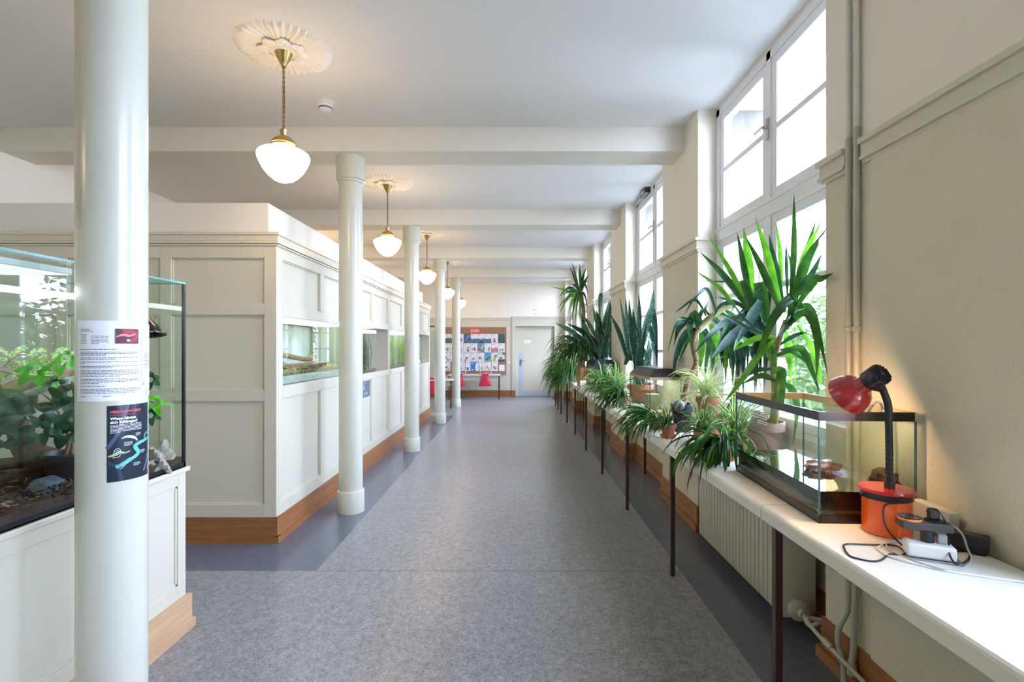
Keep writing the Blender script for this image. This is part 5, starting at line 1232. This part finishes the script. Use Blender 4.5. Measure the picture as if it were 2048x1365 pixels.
# --- leaning dracaena
dr = thing('dracaena', 'leaning dracaena with a bare ringed trunk bending left in a black pot', 'potted plant', (1.315, 3.93, TZ))
pot(dr, (1.315, 3.93, TZ), .085, .22, M['black'])
MB().tube([V((1.32,3.93,TZ+.19)), P(1368,800,3.93), P(1375,765,3.9), P(1392,728,3.87), P(1387,700,3.85), P(1389,675,3.85), P(1398,655,3.85)], [.024,.024,.022,.020,.019,.018,.019], 14, smooth=6).build('trunk', M['trunk'], dr, smooth=True)
MB().tube([P(1397,660,3.85), P(1410,645,3.85), P(1428,630,3.82), P(1450,618,3.8), P(1465,614,3.78)], [.019,.024,.022,.016,.01], 12, smooth=5).build('green_shoot', M['greenstem'], dr, smooth=True)
MB().blob(V((1.27,3.86,TZ+.215)), (.045,.045,.04), 2, .1, 14).build('pebble', M['rockb'], dr, smooth=True)
q = MB(); DM = [G['drac'], G['lime'], G['teal'], G['tip']]
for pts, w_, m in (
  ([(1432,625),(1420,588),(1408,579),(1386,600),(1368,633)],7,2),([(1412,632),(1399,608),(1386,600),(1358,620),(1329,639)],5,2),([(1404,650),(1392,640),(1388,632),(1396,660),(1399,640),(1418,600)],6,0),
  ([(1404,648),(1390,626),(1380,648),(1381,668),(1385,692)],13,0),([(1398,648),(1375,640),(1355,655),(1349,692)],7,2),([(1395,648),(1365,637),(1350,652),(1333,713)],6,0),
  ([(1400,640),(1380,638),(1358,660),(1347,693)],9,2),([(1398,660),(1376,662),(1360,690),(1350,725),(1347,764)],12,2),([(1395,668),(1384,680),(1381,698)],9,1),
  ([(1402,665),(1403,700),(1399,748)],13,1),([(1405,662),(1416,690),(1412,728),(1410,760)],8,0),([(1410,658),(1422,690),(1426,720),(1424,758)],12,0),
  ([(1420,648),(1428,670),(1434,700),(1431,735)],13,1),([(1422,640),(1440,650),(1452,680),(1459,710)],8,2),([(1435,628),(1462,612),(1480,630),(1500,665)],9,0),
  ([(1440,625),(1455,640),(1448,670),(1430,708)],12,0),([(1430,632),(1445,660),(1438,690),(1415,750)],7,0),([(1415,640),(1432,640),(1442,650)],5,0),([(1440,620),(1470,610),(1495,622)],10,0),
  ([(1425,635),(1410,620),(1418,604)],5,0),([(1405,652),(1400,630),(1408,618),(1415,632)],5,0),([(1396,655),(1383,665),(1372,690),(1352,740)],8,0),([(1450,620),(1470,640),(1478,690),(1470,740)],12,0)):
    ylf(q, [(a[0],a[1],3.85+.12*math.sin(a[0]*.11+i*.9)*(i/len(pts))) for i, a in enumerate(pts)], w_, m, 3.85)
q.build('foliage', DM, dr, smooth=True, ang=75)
# --- snake plants
def snake(name_label, c, pr, ph, leaves, Yd, seed, nr, reg, pmat, wr=(6,9)):
    t_ = thing('snake_plant', name_label, 'potted plant', c); pot(t_, c, pr, ph, pmat)
    q = MB(); rn = random.Random(seed)
    for pts, w_ in leaves: ylf(q, pts, w_, rn.choice((0,0,1)), Yd, 'sans', tip=None)
    for i in range(nr):
        a = rn.uniform(0,6.28); b = V(c)+V((pr*.7*math.cos(a)*rn.random(), pr*.7*math.sin(a)*rn.random(), ph*.85)); tx, ty = rn.uniform(*reg[0]), rn.uniform(*reg[1])
        tp = P(tx, ty, Yd+rn.uniform(-.25,.25)); md = (b+tp)/2+V((rn.gauss(0,.03), rn.gauss(0,.03), .03))
        view = (V((0,0,EYE))-md).normalized()+V((rn.gauss(0,.6),rn.gauss(0,.6),0))
        leaf(q, [b, md, tp], rn.uniform(*wr)*Yd/1000, up=view, m=rn.choice((0,0,0,1)), n=10, fold=.3, prof='sans', cr=safe)
    q.build('foliage', [G['sans'], G['sansl']], t_, smooth=True, ang=75)
snake('tall spiky snake plant behind the small hooded tank with tan rim', (1.50, 5.95, TZ), .15, .22,
  [([(1254,718),(1240,670),(1222,630)],8),([(1256,720),(1250,660),(1239,592)],6),([(1258,720),(1254,650),(1251,590)],6),([(1262,722),(1261,660),(1258,597)],8),([(1268,722),(1268,660),(1266,617)],8),([(1276,722),(1277,660),(1275,608)],7),([(1279,715),(1280,640),(1277,583)],6),
   ([(1276,712),(1290,655),(1301,610)],10),([(1284,700),(1302,625),(1308,578)],9),([(1318,738),(1311,670),(1303,612)],10),([(1302,735),(1280,690),(1259,656)],9),([(1325,738),(1322,700),(1314,640)],11),([(1312,710),(1303,670),(1298,640)],7),([(1250,730),(1256,715),(1258,705)],9),([(1290,740),(1300,700),(1312,680)],9),([(1285,735),(1278,690),(1270,640)],7),([(1322,738),(1318,690),(1306,600)],7)], 5.9, 3, 14, ((1255,1320),(640,700)), M['terra'])
snake('dense dark snake plant fanning out above the blue-black hooded tank', (1.49, 8.62, TZ), .16, .30,
  [([(1190,702),(1145,665),(1110,646)],9),([(1188,705),(1150,682),(1124,670)],8),([(1197,706),(1175,672),(1162,627)],12),([(1186,695),(1165,665),(1134,647)],8),([(1200,690),(1182,655),(1166,630)],7),([(1204,690),(1195,650),(1185,612)],7),([(1200,660),(1199,600),(1203,590),(1203,625)],5),
   ([(1198,714),(1207,660),(1218,600)],10),([(1221,716),(1221,650),(1220,598)],9),([(1212,716),(1214,650),(1215,620)],9),([(1206,700),(1200,650),(1192,620)],8),([(1225,650),(1216,640),(1210,640)],6)], 8.2, 5, 30, ((1160,1222),(625,690)), M['black'], (6,10))
# --- far yucca
fy = thing('yucca', 'far tall yucca near the end wall with a wide leafy head above the snake plant', 'potted plant', (1.37, 10.1, TZ))
pot(fy, (1.37, 10.1, TZ), .13, .25, M['terra'])
MB().tube([V((1.37,10.1,TZ+.22)), P(1167,700,10.1), P(1168,640,10.1), P(1165,600,10.1), P(1160,575,10.1)], [.045,.04,.035,.03,.02], 10, smooth=4).build('trunk', M['trunk'], fy, smooth=True)
q = MB(); rn = random.Random(12)
tips = [(1138,529),(1143,524),(1159,528),(1171,541),(1175,532),(1178,550),(1102,574),(1117,595),(1114,618),(1118,629),(1134,634),(1143,648),(1150,646),(1160,650),(1168,645),(1177,592),(1176,620),(1125,590),(1130,610),(1140,625),(1176,560),(1152,560),(1172,655),(1140,570),(1127,580)]
for i, (tx, ty) in enumerate(tips):
    b = P(1160+rn.uniform(-3,3), 588+rn.uniform(-8,14), 10.1); tp = P(tx, ty, 10.1+rn.uniform(-.35,.35)); md = (b+tp)/2+V((0,0,.05+.12*(ty > 590)))
    view = (V((0,0,EYE))-md).normalized()+V((0,0,rn.uniform(-.3,.6))); leaf(q, [b, md, tp], .052*rn.uniform(.8,1.2), up=view, m=rn.choice((0,0,2,1)), n=10, prof='yucca', cr=safe)
q.build('foliage', YM, fy, smooth=True, ang=75)
# --- spider plants
SP = {'g': ([G['spid'], G['spidl']], 1), 'd': ([G['spidd'], G['spid']], None), 'v': ([G['spidl'], G['spid']], None), 'b': ([G['spid'], G['spidl']], None)}
def spider(label, c, pr, ph, n, L, seed, kind='g', pmat=None, saucer=False, az=(0,6.283), elev=(.5,1.4), w_=.014, droop=1.0, bias=V((0,0,0)), potted=True, zmin=None):
    t_ = thing('spider_plant', label, 'potted plant', c)
    if potted: pot(t_, c, pr, ph, pmat, saucer)
    rn = random.Random(seed); q = MB(); mats, st_ = SP[kind]; b0 = V(c)+V((0,0,ph*.88))
    for i in range(n):
        a = rn.uniform(*az); e_ = rn.uniform(*elev); LL = L*rn.uniform(.55,1.1)
        d = V((math.cos(a)*math.cos(e_), math.sin(a)*math.cos(e_), math.sin(e_)))+bias*rn.uniform(.3,1); g = droop*rn.uniform(.7,1.3)
        p = b0+V((rn.uniform(-.4,.4)*pr, rn.uniform(-.4,.4)*pr, 0)); pts = [p]; v_ = d.normalized(); K = 6
        for k in range(K):
            v_ = (v_ + V((0,0,-1))*g*.36*(k+.6)/K*1.6).normalized(); p = p + v_*LL/K
            p = safe(p)
            if zmin is not None and p.z < zmin: p.z = zmin
            pts.append(p.copy())
        leaf(q, pts, w_*rn.uniform(.7,1.25), up=V((0,0,1))+V((rn.gauss(0,.25),rn.gauss(0,.25),0)), m=0 if (kind in 'gv' or rn.random() < .65) else 1, n=12, fold=.3, prof='strap', stripe=(1 if kind == 'g' else None), cr=safe)
    q.build('foliage', mats, t_, smooth=True, ang=75)
    return t_
spider('bright green spider plant in a small terracotta pot left of the open aquarium', (1.255, 3.33, TZ), .062, .115, 90, .27, 1, 'g', w_=.013)
spider('dark drooping spider plant spilling over the table edge beside the open aquarium', (1.235, 2.93, TZ), .07, .085, 95, .40, 2, 'd', az=(1.9,5.4), elev=(.05,1.2), w_=.021, droop=1.3, bias=V((-.55,-.05,0)))
spider('tall striped spider plant directly behind the left end of the open aquarium', (1.36, 3.06, TZ), .065, .11, 70, .34, 3, 'g', elev=(.7,1.5), w_=.015, droop=.8)
sb_ = thing('upturned_pot', 'upturned brown pot serving as stand for the white variegated spider plant', 'pot', (1.38, 3.56, TZ))
MB().lathe([(.095,0),(.095,.03),(.085,.03),(.065,.16),(0,.16)], (1.38,3.56,TZ), 32, cap=False).build('pot_body', M['terra'], sb_, smooth=True)
spider('white variegated spider plant raised on an upturned pot in the first window', (1.38, 3.56, TZ+.16), .085, .15, 95, .40, 4, 'v', elev=(.3,1.4), w_=.011, droop=1.1)
spider('small spider plant in a terracotta pot with saucer at the table edge', (1.125, 3.66, TZ), .058, .10, 60, .26, 5, 'd', saucer=True, az=(1.2,5.2), elev=(.2,1.4), w_=.010, bias=V((-.4,.3,0)))
spider('drooping spider plant lying across the table between small pot and hooded tank', (1.13, 4.03, TZ), .06, .09, 110, .42, 6, 'd', az=(1.6,4.6), elev=(.0,1.0), w_=.012, droop=1.1, bias=V((-.5,.25,0)))
spider('dark dense spider plant hanging over the edge left of the small hooded tank', (1.235, 5.62, TZ), .075, .11, 130, .46, 7, 'd', az=(1.6,5.0), elev=(.0,1.2), w_=.014, droop=1.2, bias=V((-.5,-.1,0)))
spider('bright spider plant nearest the window, in front of the farther hooded tank', (1.33, 6.45, TZ), .08, .13, 100, .46, 8, 'g', elev=(.3,1.4), w_=.015)
spider('bright spider plant at the table edge, in front of the farther hooded tank', (1.18, 6.62, TZ), .08, .13, 110, .50, 9, 'b', az=(1.2,5.6), elev=(.2,1.4), w_=.014, bias=V((-.3,0,0)), droop=1.2)
# wooden stand with long hanging plants
stn = thing('wooden_stand', 'small brown wooden plant stand on the far table under the trailing spider plant', 'plant stand', (1.16, 8.42, TZ))
for x in (1.08,1.24):
    for y in (8.34,8.50): MB().box(x-.014, x+.014, y-.014, y+.014, TZ, TZ+.42).build('leg', M['oak'], stn)
MB()  .box(1.05,1.27,8.31,8.53,TZ+.42,TZ+.445).build('top', M['oak'], stn, bevel=.003)
spider('long trailing dark spider plant hanging from the wooden stand', (1.16, 8.42, TZ+.445), .09, .14, 210, .85, 10, 'd', az=(1.6,5.2), elev=(.2,1.3), w_=.015, droop=1.7, bias=V((-.35,-.1,0)))
spider('trailing green spider plant cascading over the edge of the far table', (1.13, 9.55, TZ), .1, .14, 220, .80, 11, 'd', az=(1.6,5.0), elev=(.1,1.3), w_=.016, droop=1.5, bias=V((-.4,0,0)))
spider('farthest spider plant spilling over the last table near the end door', (1.16, 10.9, TZ), .1, .16, 190, .75, 12, 'b', az=(1.3,5.2), elev=(.2,1.4), w_=.016, droop=1.3, bias=V((-.3,0,0)))
# ------------------------------------------------------------------ outside
MB().box(2.2, 60, -30, 60, -3.7, -3.5).build('ground_outside', M['grass'], kind='structure')
def tree(x, y, zc, r, seed, label, n=9000):
    rnd = random.Random(seed); t = thing('garden_tree', label, 'tree', (x, y, -3.5), 'trees outside the windows')
    MB().tube([(x,y,-3.5),(x+.1,y,-1.5),(x-.1,y+.1,zc)], [.28,.2,.1], 10).build('trunk', M['bark'], t, smooth=True)
    m = MB()
    for _ in range(n):
        d = V((rnd.gauss(0,1), rnd.gauss(0,1), rnd.gauss(0,1))).normalized(); q = r*(rnd.random()**.4)
        lump = 1+.25*math.sin(d.x*5+seed)*math.cos(d.y*4+d.z*6)
        c = V((x,y,zc)) + V((d.x, d.y, d.z*.95))*q*lump
        a = V((rnd.gauss(0,1), rnd.gauss(0,1), rnd.gauss(0,.6))).normalized(); b = a.cross(V((rnd.random(), rnd.random(), 1))).normalized()
        L = rnd.uniform(.10,.2); w_ = L*.45
        m.add([c-a*L, c-b*w_, c+a*L, c+b*w_], [(0,1,2,3)])
    m.build('foliage', G['tree'], t)
tree(8.0, 9.5, -.6, 3.6, 1, 'nearest leafy green tree outside the first window')
tree(11.5, 17.5, -.2, 4.2, 2, 'leafy tree outside, farther along the facade behind the big yucca')
tree(9.5, .6, -1.0, 3.4, 3, 'leafy garden tree outside near the camera end of the facade')
tree(9.5, 28.0, -.2, 4.4, 4, 'tall garden tree outside toward the far end of the facade')
# ------------------------------------------------------------------ light
wd = bpy.data.worlds.new('overcast_sky'); bpy.context.scene.world = wd; wd.use_nodes = True
t = wd.node_tree; bg = t.nodes['Background']
tc = N(t, 'ShaderNodeTexCoord'); sp = N(t, 'ShaderNodeSeparateXYZ'); rp = N(t, 'ShaderNodeValToRGB')
rp.color_ramp.elements[0].position = .42; rp.color_ramp.elements[0].color = (.5,.56,.72,1)
rp.color_ramp.elements[1].position = .62; rp.color_ramp.elements[1].color = (.75,.86,1.27,1)
mr = N(t, 'ShaderNodeMapRange'); mr.inputs[1].default_value = -1; mr.inputs[2].default_value = 1
t.links.new(tc.outputs['Generated'], sp.inputs[0]); t.links.new(sp.outputs[2], mr.inputs[0]); t.links.new(mr.outputs[0], rp.inputs[0]); t.links.new(rp.outputs[0], bg.inputs[0])
bg.inputs[1].default_value = 13.0
for yc in WC:
    for z0, z1 in ((1.06, 2.42), (2.54, 3.46)):
        l = bpy.data.lights.new('window_portal', 'AREA'); l.shape = 'RECTANGLE'; l.size = 1.62; l.size_y = z1-z0
        l.cycles.is_portal = True
        o = bpy.data.objects.new('window_portal', l); COL.objects.link(o); o.location = (1.86, yc, (z0+z1)/2)
        o.rotation_euler = (V((-1,0,0))).to_track_quat('-Z', 'Y').to_euler()
        # size runs along local x
        o.rotation_euler = Matrix(((0,0,1),(1,0,0),(0,1,0))).to_euler()
# ------------------------------------------------------------------ camera
cd = bpy.data.cameras.new('camera'); cam = bpy.data.objects.new('camera', cd); COL.objects.link(cam)
cam.location = (0, 0, EYE); cam.rotation_euler = (pi/2, 0, 0)
cd.sensor_width = 36; cd.sensor_fit = 'HORIZONTAL'; cd.lens = 36*FX/2048
cd.shift_x = -(VX-1024)/2048; cd.shift_y = (VY-682.5)/2048; cd.clip_start = .05; cd.clip_end = 200
sc = bpy.context.scene; sc.camera = cam
sc.view_settings.view_transform = 'Standard'; sc.view_settings.look = 'None'; sc.view_settings.gamma = 1; sc.view_settings.use_curve_mapping = False
sc.view_settings.exposure = 1.34
cy = sc.cycles; cy.max_bounces = 9; cy.diffuse_bounces = 4; cy.adaptive_threshold = .025; cy.glossy_bounces = 4; cy.transmission_bounces = 6; cy.transparent_max_bounces = 24
cy.caustics_reflective = False; cy.caustics_refractive = False; cy.sample_clamp_indirect = 6
